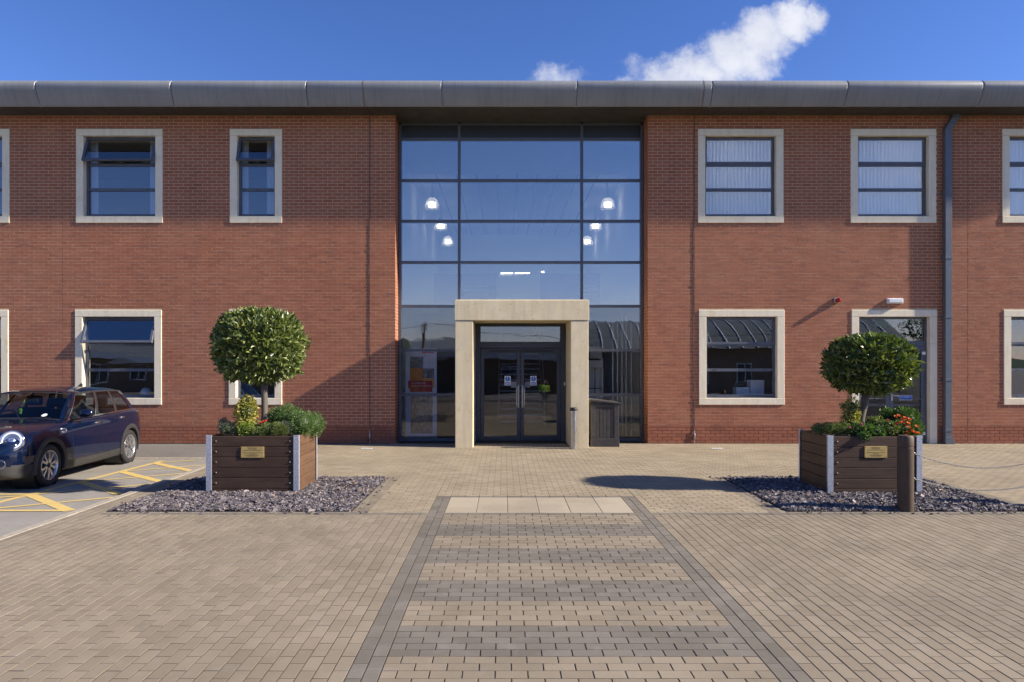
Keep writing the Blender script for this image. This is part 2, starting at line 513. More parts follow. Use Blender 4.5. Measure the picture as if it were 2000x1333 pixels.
simple('white_wall', (0.74, 0.75, 0.76), 0.9, var=0.03, scale=2)
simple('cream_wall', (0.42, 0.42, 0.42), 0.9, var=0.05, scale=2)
simple('ceiling_tile', (0.58, 0.60, 0.63), 0.9, var=0.03, scale=2)
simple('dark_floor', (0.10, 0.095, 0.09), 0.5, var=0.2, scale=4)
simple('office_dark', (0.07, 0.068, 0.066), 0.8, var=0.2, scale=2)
mat_cloth = simple('blind', (0.90, 0.90, 0.87), 0.8, var=0.03)
def thin_cloth(m, k):
    nt = NT(m.node_tree); b = nt.n['Principled BSDF']; out = nt.n['Material Output']
    tl = nt.new('ShaderNodeBsdfTranslucent'); tl.inputs[0].default_value = (0.9, 0.9, 0.86, 1)
    mx = nt.new('ShaderNodeMixShader'); mx.inputs[0].default_value = k
    nt.l.new(b.outputs[0], mx.inputs[1]); nt.l.new(tl.outputs[0], mx.inputs[2]); nt.l.new(mx.outputs[0], out.inputs[0])
thin_cloth(mat_cloth, 0.4)
simple('curtain_cloth', (0.62, 0.64, 0.68), 0.9, var=0.08)
simple('paper', (0.74, 0.75, 0.77), 0.8, var=0.05)
simple('banner', (0.62, 0.64, 0.78), 0.6, var=0.03)
simple('orange_print', (0.66, 0.22, 0.03), 0.6, var=0.12)
simple('amber_print', (0.72, 0.33, 0.05), 0.6, var=0.12)
simple('red_print', (0.50, 0.03, 0.025), 0.6, var=0.05)
simple('blue_sign', (0.015, 0.13, 0.55), 0.5, var=0.03)
simple('green_sign', (0.05, 0.35, 0.20), 0.5, var=0.03)
simple('purple_print', (0.42, 0.13, 0.30), 0.6, var=0.1)
simple('riser_red', (0.28, 0.045, 0.03), 0.5, var=0.1)
simple('pale_letters', (0.70, 0.60, 0.56), 0.6, var=0.02)
simple('grey_letters', (0.14, 0.10, 0.05), 0.6, var=0.02)

@reg('photo_print')
def _(name):
    m, nt, b = base_mat(name, rough=0.5); p = nt.pos()
    v = nt.new('ShaderNodeTexVoronoi'); v.inputs['Scale'].default_value = 17; nt.l.new(p, v.inputs['Vector'])
    h = nt.new('ShaderNodeHueSaturation'); h.inputs['Saturation'].default_value = 0.35; h.inputs['Value'].default_value = 0.34
    nt.l.new(v.outputs['Color'], h.inputs['Color'])
    n = nt.noise(24, 5, 0.7, p)
    nt.l.new(nt.mix(nt.ramp(n, [(0.42, 0.0), (0.62, 0.8)]), h.outputs[0], (0.05, 0.045, 0.06, 1)), b.inputs['Base Color'])
    return m

def emit(name, col, s):
    m = bpy.data.materials.new(name); m.use_nodes = True
    nt = NT(m.node_tree); nt.n.clear()
    o = nt.new('ShaderNodeOutputMaterial'); e = nt.new('ShaderNodeEmission')
    e.inputs[0].default_value = (*col, 1); e.inputs[1].default_value = s
    nt.l.new(e.outputs[0], o.inputs[0]); MAT[name] = m
emit('lit_bulb', (1.0, 0.88, 0.70), 4.5)
emit('lit_tube', (1.0, 0.96, 0.90), 5.0)
simple('bolt_head', (0.15, 0.105, 0.075), 0.5, metal=0.4)

def mat_wood(name, lo, hi, along):
    m, nt, b = base_mat(name, rough=0.62, spec=0.35); p = nt.pos()
    r = island_random(nt)
    s = {'x': (0.9, 16, 16), 'y': (16, 0.9, 16), 'z': (16, 16, 0.9)}[along]
    g = nt.noise(2.2, 7, 0.68, nt.scaled(p, s))
    c = nt.ramp(g, [(0.30, lo), (0.68, hi)])
    c = nt.mix(nt.math('MULTIPLY', r, 0.35), c, tuple(0.6 * x for x in lo) + (1,))
    blot = nt.noise(3.0, 4, 0.6, p)
    c = nt.mix(nt.ramp(blot, [(0.5, 0.0), (0.75, 0.35)]), c, tuple(1.25 * x for x in hi) + (1,))
    nt.l.new(c, b.inputs['Base Color'])
    bump(nt, b, g, 0.3, 0.004)
    MAT[name] = m
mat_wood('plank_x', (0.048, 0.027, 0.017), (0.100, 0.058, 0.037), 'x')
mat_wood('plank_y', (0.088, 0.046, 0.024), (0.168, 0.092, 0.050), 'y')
mat_wood('post_wood', (0.062, 0.040, 0.025), (0.125, 0.083, 0.052), 'z')
mat_wood('bark', (0.10, 0.082, 0.065), (0.22, 0.19, 0.155), 'z')
simple('soil', (0.055, 0.035, 0.024), 0.95, var=0.4, scale=30, bmp=0.6, bscale=60)
simple('brass', (0.68, 0.50, 0.19), 0.38, metal=0.55, var=0.1)
simple('recycled_plastic', (0.052, 0.047, 0.045), 0.55, var=0.3, scale=14, bmp=0.3)

def mat_leaf(name, lo, hi, tip=None, rough=0.42, spec=0.5):
    m, nt, b = base_mat(name, rough=rough, spec=spec)
    r = island_random(nt)
    c = nt.mix(r, (*lo, 1), (*hi, 1))
    if tip:
        c = nt.mix(nt.math('GREATER_THAN', rand2(nt, r, 11.7), 0.72), c, (*tip, 1))
    nt.l.new(c, b.inputs['Base Color'])
    out = nt.n['Material Output']
    tl = nt.new('ShaderNodeBsdfTranslucent'); nt.l.new(nt.mix(0.5, c, (0.30, 0.42, 0.05, 1), 'MULTIPLY'), tl.inputs[0])
    nt.l.new(nt.mix(1.0, c, (1.1, 1.3, 0.5, 1), 'MULTIPLY'), tl.inputs[0])
    mx = nt.new('ShaderNodeMixShader'); mx.inputs[0].default_value = 0.22
    nt.l.new(b.outputs[0], mx.inputs[1]); nt.l.new(tl.outputs[0], mx.inputs[2]); nt.l.new(mx.outputs[0], out.inputs[0])
    MAT[name] = m
mat_leaf('bay_leaf', (0.070, 0.100, 0.026), (0.185, 0.225, 0.066), (0.30, 0.33, 0.10), 0.36, 0.7)
mat_leaf('bay_leaf_dark', (0.052, 0.082, 0.022), (0.14, 0.178, 0.044), (0.26, 0.29, 0.06), 0.30, 0.8)
mat_leaf('gold_leaf', (0.10, 0.14, 0.03), (0.52, 0.43, 0.08), (0.58, 0.50, 0.14), 0.45)
mat_leaf('hebe_leaf', (0.055, 0.12, 0.028), (0.13, 0.215, 0.055), (0.17, 0.25, 0.07), 0.45)
mat_leaf('grey_leaf', (0.12, 0.15, 0.11), (0.20, 0.22, 0.17), (0.24, 0.22, 0.14), 0.6)
mat_leaf('moss_leaf', (0.11, 0.16, 0.04), (0.23, 0.28, 0.09), (0.28, 0.29, 0.11), 0.55)
mat_leaf('lime_leaf', (0.20, 0.28, 0.04), (0.36, 0.42, 0.08), None, 0.5)
mat_leaf('red_petal', (0.55, 0.02, 0.015), (0.70, 0.04, 0.02), None, 0.5)
mat_leaf('orange_petal', (0.75, 0.13, 0.03), (0.85, 0.24, 0.06), None, 0.5)
mat_leaf('pink_petal', (0.60, 0.03, 0.18), (0.75, 0.06, 0.28), None, 0.5)
mat_leaf('yellow_petal', (0.75, 0.50, 0.02), (0.80, 0.55, 0.03), None, 0.5)
mat_leaf('fallen', (0.62, 0.33, 0.05), (0.70, 0.50, 0.12), (0.55, 0.22, 0.04), 0.6)
mat_leaf('lawn', (0.06, 0.11, 0.02), (0.12, 0.20, 0.03), None, 0.7)
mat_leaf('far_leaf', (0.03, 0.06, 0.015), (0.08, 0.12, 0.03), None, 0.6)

@reg('slate')
def _(name):
    m, nt, b = base_mat(name, rough=0.72, spec=0.4)
    r = island_random(nt)
    c = nt.ramp(r, [(0.0, (0.056, 0.049, 0.055)), (0.4, (0.100, 0.086, 0.092)), (0.8, (0.158, 0.135, 0.138)), (0.96, (0.32, 0.275, 0.265)), (0.99, (0.36, 0.26, 0.18))])
    nt.l.new(c, b.inputs['Base Color'])
    return m

@reg('lamp_shade')
def _(name):
    m = bpy.data.materials.new(name); m.use_nodes = True
    nt = NT(m.node_tree); nt.n.clear()
    o = nt.new('ShaderNodeOutputMaterial'); mx = nt.new('ShaderNodeMixShader'); mx.inputs[0].default_value = 0.42
    tr = nt.new('ShaderNodeBsdfTransparent'); tl = nt.new('ShaderNodeBsdfTranslucent'); df = nt.new('ShaderNodeBsdfDiffuse'); ad = nt.new('ShaderNodeMixShader')
    tl.inputs[0].default_value = df.inputs[0].default_value = (0.92, 0.93, 0.95, 1)
    nt.l.new(tl.outputs[0], ad.inputs[1]); nt.l.new(df.outputs[0], ad.inputs[2])
    nt.l.new(tr.outputs[0], mx.inputs[1]); nt.l.new(ad.outputs[0], mx.inputs[2]); nt.l.new(mx.outputs[0], o.inputs[0])
    return m

# car paint and trim
@reg('car_paint')
def _(name):
    m, nt, b = base_mat(name, (0.0026, 0.0068, 0.026), 0.5, 0.0, 0.02, 1.0)
    p = nt.pos()
    nt.l.new(nt.ramp(nt.noise(4, 5, 0.6, p), [(0.3, 0.36), (0.7, 0.46)]), b.inputs['Roughness'])
    return m
simple('trim_plastic', (0.030, 0.029, 0.028), 0.6, var=0.2, scale=8)
simple('chrome', (0.78, 0.78, 0.80), 0.10, metal=1.0, var=0.02)
simple('rubber', (0.022, 0.021, 0.021), 0.75, var=0.25, scale=12)
simple('alloy', (0.55, 0.55, 0.56), 0.30, metal=0.85, var=0.06)
simple('alloy_dark', (0.05, 0.05, 0.055), 0.45, metal=0.5)
simple('seat_cloth', (0.022, 0.022, 0.026), 0.8)
simple('lamp_white', (0.82, 0.84, 0.86), 0.25, var=0.02)
simple('headlamp_reflector', (0.62, 0.64, 0.68), 0.16, metal=0.9, var=0.05, scale=30)
simple('toy_green', (0.25, 0.55, 0.05), 0.6)
simple('shut_line', (0.004, 0.004, 0.006), 0.7)

# across the road
simple('far_brick', (0.20, 0.135, 0.085), 0.9, var=0.25, scale=6)
simple('far_roof', (0.16, 0.175, 0.17), 0.45, var=0.15, scale=1.5)
simple('far_white', (0.72, 0.72, 0.72), 0.6)
simple('far_glass', (0.03, 0.035, 0.04), 0.1)
simple('skin', (0.45, 0.27, 0.19), 0.55)
simple('hair', (0.03, 0.02, 0.015), 0.7)
simple('hi_vis', (0.55, 0.85, 0.03), 0.6, var=0.08)
simple('reflective_tape', (0.6, 0.6, 0.62), 0.35)
simple('navy_cloth', (0.02, 0.022, 0.035), 0.85)
simple('ground_grass', (0.11, 0.21, 0.03), 0.95, var=0.35, scale=3, bmp=0.4, bscale=40)

# ------------------------------------------------------------------ ground and paving
YW = 1300.0 / 83.6          # face of the brick wall
XL0, XR1 = -15.5, 15.5      # ends of the building that are built
KERB_X = -5.5
def lot_z(y): return -0.012 - 0.0185 * max(0.0, y - 7.2)

g = MB()
xs = [-900, -200, -60, 60, 200, 900]; ys = [-900, -200, -60, -24, -5.4, 20, 200, 900]
for i in range(len(xs) - 1):
    for j in range(len(ys) - 1):
        g.quad((xs[i], ys[j], -0.95), (xs[i + 1], ys[j], -0.95), (xs[i + 1], ys[j + 1], -0.95), (xs[i], ys[j + 1], -0.95))
kind(g.build('ground', 'path_asphalt'), 'structure', 'flat ground stretching away around the building')
lw = MB(); lw.quad((-60, -11.5, -0.9), (60, -11.5, -0.9), (60, -6.2, -0.9), (-60, -6.2, -0.9))
kind(lw.build('lawn', 'ground_grass'), 'structure', 'strip of lawn across the drive')
rp = MB(); rp.quad((-40, -5.4, -0.945), (40, -5.4, -0.945), (40, -1.0, -0.075), (-40, -1.0, -0.075))
kind(rp.build('ramp', 'path_asphalt'), 'structure', 'slope falling away from the forecourt')

# the paved forecourt stands on a bed of sand
X0P = KERB_X + 0.12
pav = MB(); pav.quad((X0P, -1, -0.0036), (40, -1, -0.0036), (40, YW + 0.9, -0.0036), (X0P, YW + 0.9, -0.0036))
pav.quad((X0P, -1, -0.5), (40, -1, -0.5), (40, -1, -0.016), (X0P, -1, -0.016))
paving = kind(pav.build('paved_forecourt', 'joint_sand', recalc=False), 'structure', 'block paved forecourt in front of the building')

rects = {'tan_paver': [], 'far_paver': [], 'grey_paver': [], 'edge_paver': [], 'slab': [], 'walk_tan': [], 'walk_grey': []}
def field(key, x0, x1, y0, y1, along, lx=0.2, wy=0.1, phx=0.0, phy=0.0, keyfn=None):
    """stretcher bond; along 'x': courses run across, 'y': courses run away from the viewer"""
    a0, a1, b0, b1 = (x0, x1, y0, y1) if along == 'x' else (y0, y1, x0, x1)
    pa, pb = (phx, phy) if along == 'x' else (phy, phx)
    j0 = math.floor((b0 - pb) / wy + 1e-6); j1 = math.ceil((b1 - pb) / wy - 1e-6)
    for j in range(j0, j1):
        c0 = max(b0, pb + j * wy); c1 = min(b1, pb + (j + 1) * wy)
        if c1 - c0 < 0.02: continue
        off = pa + (lx / 2 if j % 2 else 0)
        i0 = math.floor((a0 - off) / lx + 1e-6); i1 = math.ceil((a1 - off) / lx - 1e-6)
        for i in range(i0, i1):
            d0 = max(a0, off + i * lx); d1 = min(a1, off + (i + 1) * lx)
            if d1 - d0 < 0.03: continue
            r = (d0, d1, c0, c1) if along == 'x' else (c0, c1, d0, d1)
            k = keyfn(r) if keyfn else key
            rects[k].append(r)

YR = 8.40                                          # the grey cross row ends here
WX0, WX1 = -0.757, 1.643                           # walkway
LB = (-5.06, -1.94); RB = (3.58, 6.75); BY = (8.46, 10.96)   # slate beds
XE = 14.0
# near fields: courses run towards the building
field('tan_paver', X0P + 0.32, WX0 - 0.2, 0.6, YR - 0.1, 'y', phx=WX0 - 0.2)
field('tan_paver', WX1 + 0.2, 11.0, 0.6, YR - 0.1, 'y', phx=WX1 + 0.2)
# walkway with grey and tan bands, double grey borders
field(None, WX0, WX1, 0.7, YR - 0.1, 'x', phx=WX0, phy=YR - 0.1 - 8.0,
      keyfn=lambda r: 'walk_grey' if int((YR - 0.1 - 0.5 * (r[2] + r[3])) / 0.4975) % 2 else 'walk_tan')
field('grey_paver', WX0 - 0.2, WX0, 0.6, YR - 0.1, 'y', phx=WX0)
field('grey_paver', WX1, WX1 + 0.2, 0.6, YR - 0.1, 'y', phx=WX1)
# grey row across the whole court
field('grey_paver', X0P + 0.32, XE, YR - 0.1, YR, 'x', phx=0.05, phy=YR)
# slab strip and its borders
SY0, SY1 = YR, 9.36
for i in range(6):
    xa = WX0 + 0.4 * i
    cut = {0: 0.33, 4: 0.66}.get(i)
    for ya, yb in ([(SY0, SY1)] if cut is None else [(SY0, SY0 + (SY1 - SY0) * cut), (SY0 + (SY1 - SY0) * cut, SY1)]):
        rects['slab'].append((xa, xa + 0.4, ya, yb))
field('grey_paver', WX0 - 0.2, WX0, SY0, SY1, 'y', phx=WX0)
field('grey_paver', WX1, WX1 + 0.2, SY0, SY1, 'y', phx=WX1)
field('grey_paver', WX0 - 0.2, WX1 + 0.2, SY1, SY1 + 0.1, 'x', phx=WX0, phy=SY1)
# beds: borders
field('edge_paver', LB[1], LB[1] + 0.2, YR, BY[1] + 0.1, 'y', phx=LB[1])
field('edge_paver', RB[0] - 0.2, RB[0], YR, BY[1] + 0.1, 'y', phx=RB[0])
field('edge_paver', RB[1], RB[1] + 0.2, YR, BY[1] + 0.1, 'y', phx=RB[1])
field('edge_paver', LB[0], LB[1], BY[1], BY[1] + 0.1, 'x', phx=LB[1], phy=BY[1])
field('edge_paver', RB[0], RB[1], BY[1], BY[1] + 0.1, 'x', phx=RB[0], phy=BY[1])
field('edge_paver', LB[0], LB[1], YR, BY[0], 'x', lx=0.2, wy=0.06, phx=LB[1], phy=YR)
field('edge_paver', RB[0], RB[1], YR, BY[0], 'x', lx=0.2, wy=0.06, phx=RB[0], phy=YR)
# double row beside the kerb
field('edge_paver', X0P, X0P + 0.32, 0.6, YW, 'y', wy=0.107, phx=X0P)
# far field: courses run across
P0 = dict(phx=WX0, phy=SY1 + 0.1)
yb = BY[1] + 0.1
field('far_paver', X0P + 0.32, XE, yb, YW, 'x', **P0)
field('far_paver', LB[1] + 0.2, WX0 - 0.2, YR, yb, 'x', **P0)
field('far_paver', WX0 - 0.2, WX1 + 0.2, SY1 + 0.1, yb, 'x', **P0)
field('far_paver', WX1 + 0.2, RB[0] - 0.2, YR, yb, 'x', **P0)
field('far_paver', RB[1] + 0.2, XE, YR, yb, 'x', **P0)

def in_frame(x, y, z=0.0):
    if y < 0.5: return False
    px, py = CX + F * x / y, CY + F * (H - z) / y
    return 0 <= px <= 2000 and py <= 1333

PTH = 0.0045
def pavers_mesh(rs, gap, ch, gy=None):
    gy = gap * 0.72
    rs = np.asarray(rs, dtype=np.float64); n = len(rs)
    x0, x1, y0, y1 = rs.T
    x0 = x0 + gap / 2; x1 = x1 - gap / 2; y0 = y0 + gy / 2; y1 = y1 - gy / 2
    dz = NR.normal(0, 0.0005, n); tx = NR.normal(0, 0.0003, n); ty = NR.normal(0, 0.0003, n)
    V = np.zeros((n, 12, 3))
    for k, (xa, ya) in enumerate(((x0, y0), (x1, y0), (x1, y1), (x0, y1))):
        sx = -1 if k in (0, 3) else 1; sy = -1 if k in (0, 1) else 1
        V[:, k] = np.stack([xa, ya, np.full(n, -PTH)], 1)
        V[:, 4 + k] = np.stack([xa, ya, dz + sx * tx + sy * ty - ch * 0.8], 1)
        V[:, 8 + k] = np.stack([xa - sx * ch, ya - sy * ch, dz + sx * tx + sy * ty], 1)
    Fb = []
    for k in range(4):
        k2 = (k + 1) % 4
        Fb.append((k, k2, 4 + k2, 4 + k)); Fb.append((4 + k, 4 + k2, 8 + k2, 8 + k))
    Fb.append((8, 9, 10, 11))
    Fc = (np.array(Fb)[None] + (np.arange(n) * 12)[:, None, None]).reshape(-1, 4)
    return V.reshape(-1, 3), Fc

def lay(parent, keys, single, gap=0.0075, ch=0.0012):
    full = []
    for key, mat in keys:
        for r in rects[key]:
            w, d = r[1] - r[0], r[3] - r[2]
            cx, cy = (r[0] + r[1]) / 2, (r[2] + r[3]) / 2
            if single and abs(max(w, d) - 0.2) < 1e-4 and abs(min(w, d) - 0.1) < 1e-4 and in_frame(cx, cy):
                full.append((math.hypot(cx, cy), key, r))
    full.sort()
    chosen = set((k, r) for _, k, r in full[:single])
    protos = {}
    for key, mat in keys:
        rest = [r for r in rects[key] if (key, r) not in chosen]
        if rest:
            v, f = pavers_mesh(rest, gap, ch)
            o = np_obj('pavers', v, f, mat, parent)
            kind(o, 'stuff', 'further %s blocks of the paving' % {'t': 'tan', 'f': 'tan', 'g': 'grey', 'e': 'brown grey', 's': 'stone', 'w': 'banded'}[key[0]])
    for _, key, r in full[:single]:
        mat = dict(keys)[key]
        ori = 'x' if (r[1] - r[0]) > 0.15 else 'y'
        if (mat, ori) not in protos:
            w, d = (0.1, 0.05) if ori == 'x' else (0.05, 0.1)
            v, f = pavers_mesh([(-w, w, -d, d)], gap, ch)
            o = np_obj('paver', v, f, mat, parent)
            protos[(mat, ori)] = o
        else:
            o = protos[(mat, ori)].copy(); COL.objects.link(o)
        o.location = ((r[0] + r[1]) / 2, (r[2] + r[3]) / 2, NR.normal(0, 0.0005))
        o.rotation_euler = (NR.normal(0, 0.0025), NR.normal(0, 0.0025), NR.normal(0, 0.003))

lay(paving, [('tan_paver', 'tan_paver'), ('far_paver', 'far_paver'), ('grey_paver', 'grey_paver'), ('edge_paver', 'edge_paver')], 300)
for r in rects['slab']:
    v, f = pavers_mesh([r], 0.006, 0.003)
    np_obj('slab', v, f, 'slab', paving)
wk = MB(); wk.quad((WX0, 0.6, -0.0032), (WX1, 0.6, -0.0032), (WX1, YR - 0.1, -0.0032), (WX0, YR - 0.1, -0.0032))
walkway = kind(wk.build('walkway', 'joint_sand', recalc=False), 'structure', 'banded tan and grey block walkway leading to the entrance')
lay(walkway, [('walk_tan', 'tan_paver'), ('walk_grey', 'grey_paver')], 300, gap=0.0082)

# kerb, stone by stone
kb = MB(); kb.quad((KERB_X, -1, -0.02), (X0P, -1, -0.02), (X0P, YW, -0.02), (KERB_X, YW, -0.02))
kb.quad((KERB_X, -1, -0.6), (KERB_X, -1, -0.02), (KERB_X, YW, -0.02), (KERB_X, YW, -0.6))
kerb = kind(kb.build('kerb', 'joint_sand', recalc=False), 'structure', 'concrete kerb between car park and paving')
y = 0.6
while y < YW - 0.05:
    y2 = min(y + 0.9, YW)
    MB().box(KERB_X + 0.001, X0P - 0.004, y + 0.004, y2 - 0.004, -0.3, 0.004).build('kerb_stone', 'kerb', kerb, bevel=0.003)
    y = y2

# car park and footway
cp = MB(); ysl = [-1.0, 7.2, 10, 12, 14.0]
for a, b in zip(ysl[:-1], ysl[1:]):
    cp.quad((-40, a, lot_z(a)), (KERB_X, a, lot_z(a)), (KERB_X, b, lot_z(b)), (-40, b, lot_z(b)))
car_park = kind(cp.build('car_park', 'car_park_asphalt', recalc=False), 'structure', 'worn grey asphalt car park')
fw = MB(); fz = lot_z(14.0) + 0.018
fw.quad((-40, 14.10, fz), (KERB_X - 0.001, 14.10, fz), (KERB_X - 0.001, YW - 0.002, -0.006), (-40, YW - 0.002, -0.006))
kind(fw.build('footway', 'path_asphalt', recalc=False), 'structure', 'dark asphalt footway along the wall')
fk = MB(); fk.quad((-40, 14.0, -0.6), (KERB_X, 14.0, -0.6), (KERB_X, 14.0, fz - 0.02), (-40, 14.0, fz - 0.02))
fke = kind(fk.build('footway_kerb', 'joint_sand', recalc=False), 'structure', 'pale kerb edging the footway')
x = KERB_X - 0.002
while x > -20:
    MB().box(x - 0.9, x - 0.006, 13.998, 14.098, -0.3, fz + 0.003).build('kerb_stone', 'kerb', fke, bevel=0.008)
    x -= 0.9

# yellow keep-clear hatching
def stripe(mb, x0, y0, x1, y1, w, dz=0.0):
    d = Vector((x1 - x0, y1 - y0)).normalized(); n = Vector((-d.y, d.x)) * w / 2
    k = max(1, int(math.hypot(x1 - x0, y1 - y0) / 0.4))
    for i in range(k):
        a = i / k; b = (i + 1) / k
        p = []
        for t, s in ((a, -1), (b, -1), (b, 1), (a, 1)):
            X = x0 + (x1 - x0) * t + s * n.x; Y = y0 + (y1 - y0) * t + s * n.y
            p.append((X, Y, lot_z(Y) + 0.004 + dz))
        mb.quad(*p)
def marking(segs, label):
    mb = MB()
    for q, s in enumerate(segs): stripe(mb, *s, dz=0.0)
    o = mb.build('yellow_line', 'yellow_paint', car_park, recalc=False)
    return o
LX = -7.03; RXX = -5.66
marking([(LX, 7.45, LX, 13.7, 0.11)], '')
nodes = [9.83, 11.0, 12.17, 13.34]
for q, y in enumerate(nodes):
    mb = MB(); stripe(mb, LX + 0.03, y, RXX, y - 1.16, 0.15, 0.0012); mb.build('yellow_line', 'yellow_paint', car_park, recalc=False)
for q, y in enumerate([8.62] + nodes):
    y1 = y + 1.0
    xx = RXX if y1 < 13.8 else LX + (RXX - LX) * (13.8 - y)
    mb = MB(); stripe(mb, LX, y, xx, min(y1, 13.8), 0.085, 0.0024); mb.build('yellow_line', 'yellow_paint', car_park, recalc=False)
mb = MB(); stripe(mb, RXX - 0.05, 8.68, -12.2, 8.68, 0.10, 0.0036); mb.build('yellow_line', 'yellow_paint', car_park, recalc=False)
mb = MB(); stripe(mb, LX, 9.86, -12.2, 9.86, 0.10, 0.0036); mb.build('yellow_line', 'yellow_paint', car_park, recalc=False)
mb = MB(); stripe(mb, LX, 9.75, LX - 1.6, 8.72, 0.085, 0.0048); mb.build('yellow_line', 'yellow_paint', car_park, recalc=False)

# slate chippings in the two beds
PL = (-4.287, -2.971, 9.60, 10.52); PR = (4.644, 5.972, 9.54, 10.46)     # planter footprints
def slate_bed(xr, yr, hole, label, n):
    mb = MB(); mb.quad((xr[0], yr[0], -0.004), (xr[1], yr[0], -0.004), (xr[1], yr[1], -0.004), (xr[0], yr[1], -0.004))
    root = kind(mb.build('slate_bed', 'slate', recalc=False), 'structure', label)
    x = NR.uniform(xr[0] + 0.02, xr[1] - 0.02, n); y = NR.uniform(yr[0] + 0.02, yr[1] - 0.02, n)
    keep = ~((x > hole[0]) & (x < hole[1]) & (y > hole[2]) & (y < hole[3]))
    x, y = x[keep], y[keep]
    e = 45                                                # chips kicked out on to the paving
    ex = NR.uniform(xr[0], xr[1] + 0.3, e); ey = yr[0] - 0.03 - np.abs(NR.normal(0, 0.10, e))
    k2 = NR.random(e) < 0.45; ex[k2] = (xr[1] if xr[0] < 0 else xr[0]) + (1 if xr[0] < 0 else -1) * np.abs(NR.normal(0, 0.12, k2.sum())); ey[k2] = NR.uniform(yr[0], yr[1], k2.sum())
    x = np.concatenate([x, ex]); y = np.concatenate([y, ey]); n = len(x)
    L = NR.uniform(0.011, 0.031, n) * NR.choice([0.8, 1.0, 1.5], n, p=[0.4, 0.45, 0.15]); W = L * NR.uniform(0.45, 0.85, n); T = NR.uniform(0.0025, 0.0065, n)
    base = np.array([(-1, -.7, -1), (.6, -1, -1), (1, .5, -1), (-.5, 1, -1), (-1, -.7, 1), (.6, -1, 1), (1, .5, 1), (-.5, 1, 1)], float)
    V = base[None] * np.stack([L, W, T], 1)[:, None, :] * (1 + NR.uniform(-0.22, 0.22, (n, 8, 3)))
    yaw = NR.uniform(0, 2 * PI, n); a = NR.normal(0, 0.34, n); b = NR.normal(0, 0.34, n)
    def rot(V, i, j, t):
        c, s = np.cos(t)[:, None], np.sin(t)[:, None]
        p, q = V[:, :, i].copy(), V[:, :, j].copy()
        V[:, :, i] = c * p - s * q; V[:, :, j] = s * p + c * q
    rot(V, 1, 2, a); rot(V, 0, 2, b); rot(V, 0, 1, yaw)
    edge = np.minimum(np.minimum(x - xr[0], xr[1] - x), np.minimum(y - yr[0], yr[1] - y))
    lift = np.clip(edge / 0.25, 0, 1) * 0.030 + 0.008 * np.sin(x * 7) * np.cos(y * 9)
    z = lift * NR.uniform(0.2, 1.0, n) + np.abs(a) * L * 0.5 + 0.006
    V += np.stack([x, y, z], 1)[:, None, :]
    fb = np.array([(0, 3, 2, 1), (4, 5, 6, 7), (0, 1, 5, 4), (1, 2, 6, 5), (2, 3, 7, 6), (3, 0, 4, 7)])
    fc = (fb[None] + (np.arange(n) * 8)[:, None, None]).reshape(-1, 4)
    o = np_obj('slate_chippings', V.reshape(-1, 3), fc, 'slate', root)
    kind(o, 'stuff', 'purple grey slate chippings covering the bed')
slate_bed(LB, BY, PL, 'slate bed around the left planter', 27000)
slate_bed(RB, BY, PR, 'slate bed around the right planter', 27000)

# ------------------------------------------------------------------ the brick building
YC = YW * 1.0299             # glass of the entrance bay
ZT = H + (CY - 226) / 83.6   # soffit height
CXL, CXR = gx(772, YW), gx(1265, YW)      # brick corners at the recess
bld = thing('office_building', 'two storey red brick office building with glazed entrance bay', 'building', (0.4, YW, 0))

def wx(px): return gx(px, YW)
def wz(py): return gz(py, YW)
UP = (wz(436), wz(252.5)); LO = (wz(791), wz(606))
# (x0, x1, z0, z1, kind)
W_WIDE = 168.5 / 83.6
WINS = [
    (wx(-150), wx(19), *UP, 'closed', 'dark'), (wx(149), wx(318), *UP, 'open', 'curtain'), (wx(449), wx(551), *UP, 'open', 'curtain'),
    (wx(1363), wx(1530), *UP, 'closed', 'blind'), (wx(1661), wx(1828), *UP, 'closed', 'blind'), (wx(1957), wx(2124), *UP, 'closed', 'blind'),
    (wx(-152), wx(17), *LO, 'closed', 'dark'), (wx(147), wx(316), *LO, 'open', 'dark'), (wx(447), wx(551), *LO, 'closed', 'dark'),
    (wx(1365), wx(1532), *LO, 'closed', 'dark'), (wx(1960), wx(2127), *LO, 'closed', 'dark')]
DOOR = (wx(1663), wx(1830), -0.01, LO[1])
OPEN = [w[:4] for w in WINS] + [DOOR]
DRAIN = 0.0

def wall_cells(x0, x1, z0, z1, holes):
    xs = sorted({x0, x1, *[min(max(h[0], x0), x1) for h in holes], *[min(max(h[1], x0), x1) for h in holes]})
    zs = sorted({z0, z1, *[min(max(h[2], z0), z1) for h in holes], *[min(max(h[3], z0), z1) for h in holes]})
    for a, b in zip(xs[:-1], xs[1:]):
        for c, d in zip(zs[:-1], zs[1:]):
            mx, mz = (a + b) / 2, (c + d) / 2
            if not any(h[0] < mx < h[1] and h[2] < mz < h[3] for h in holes):
                yield a, b, c, d

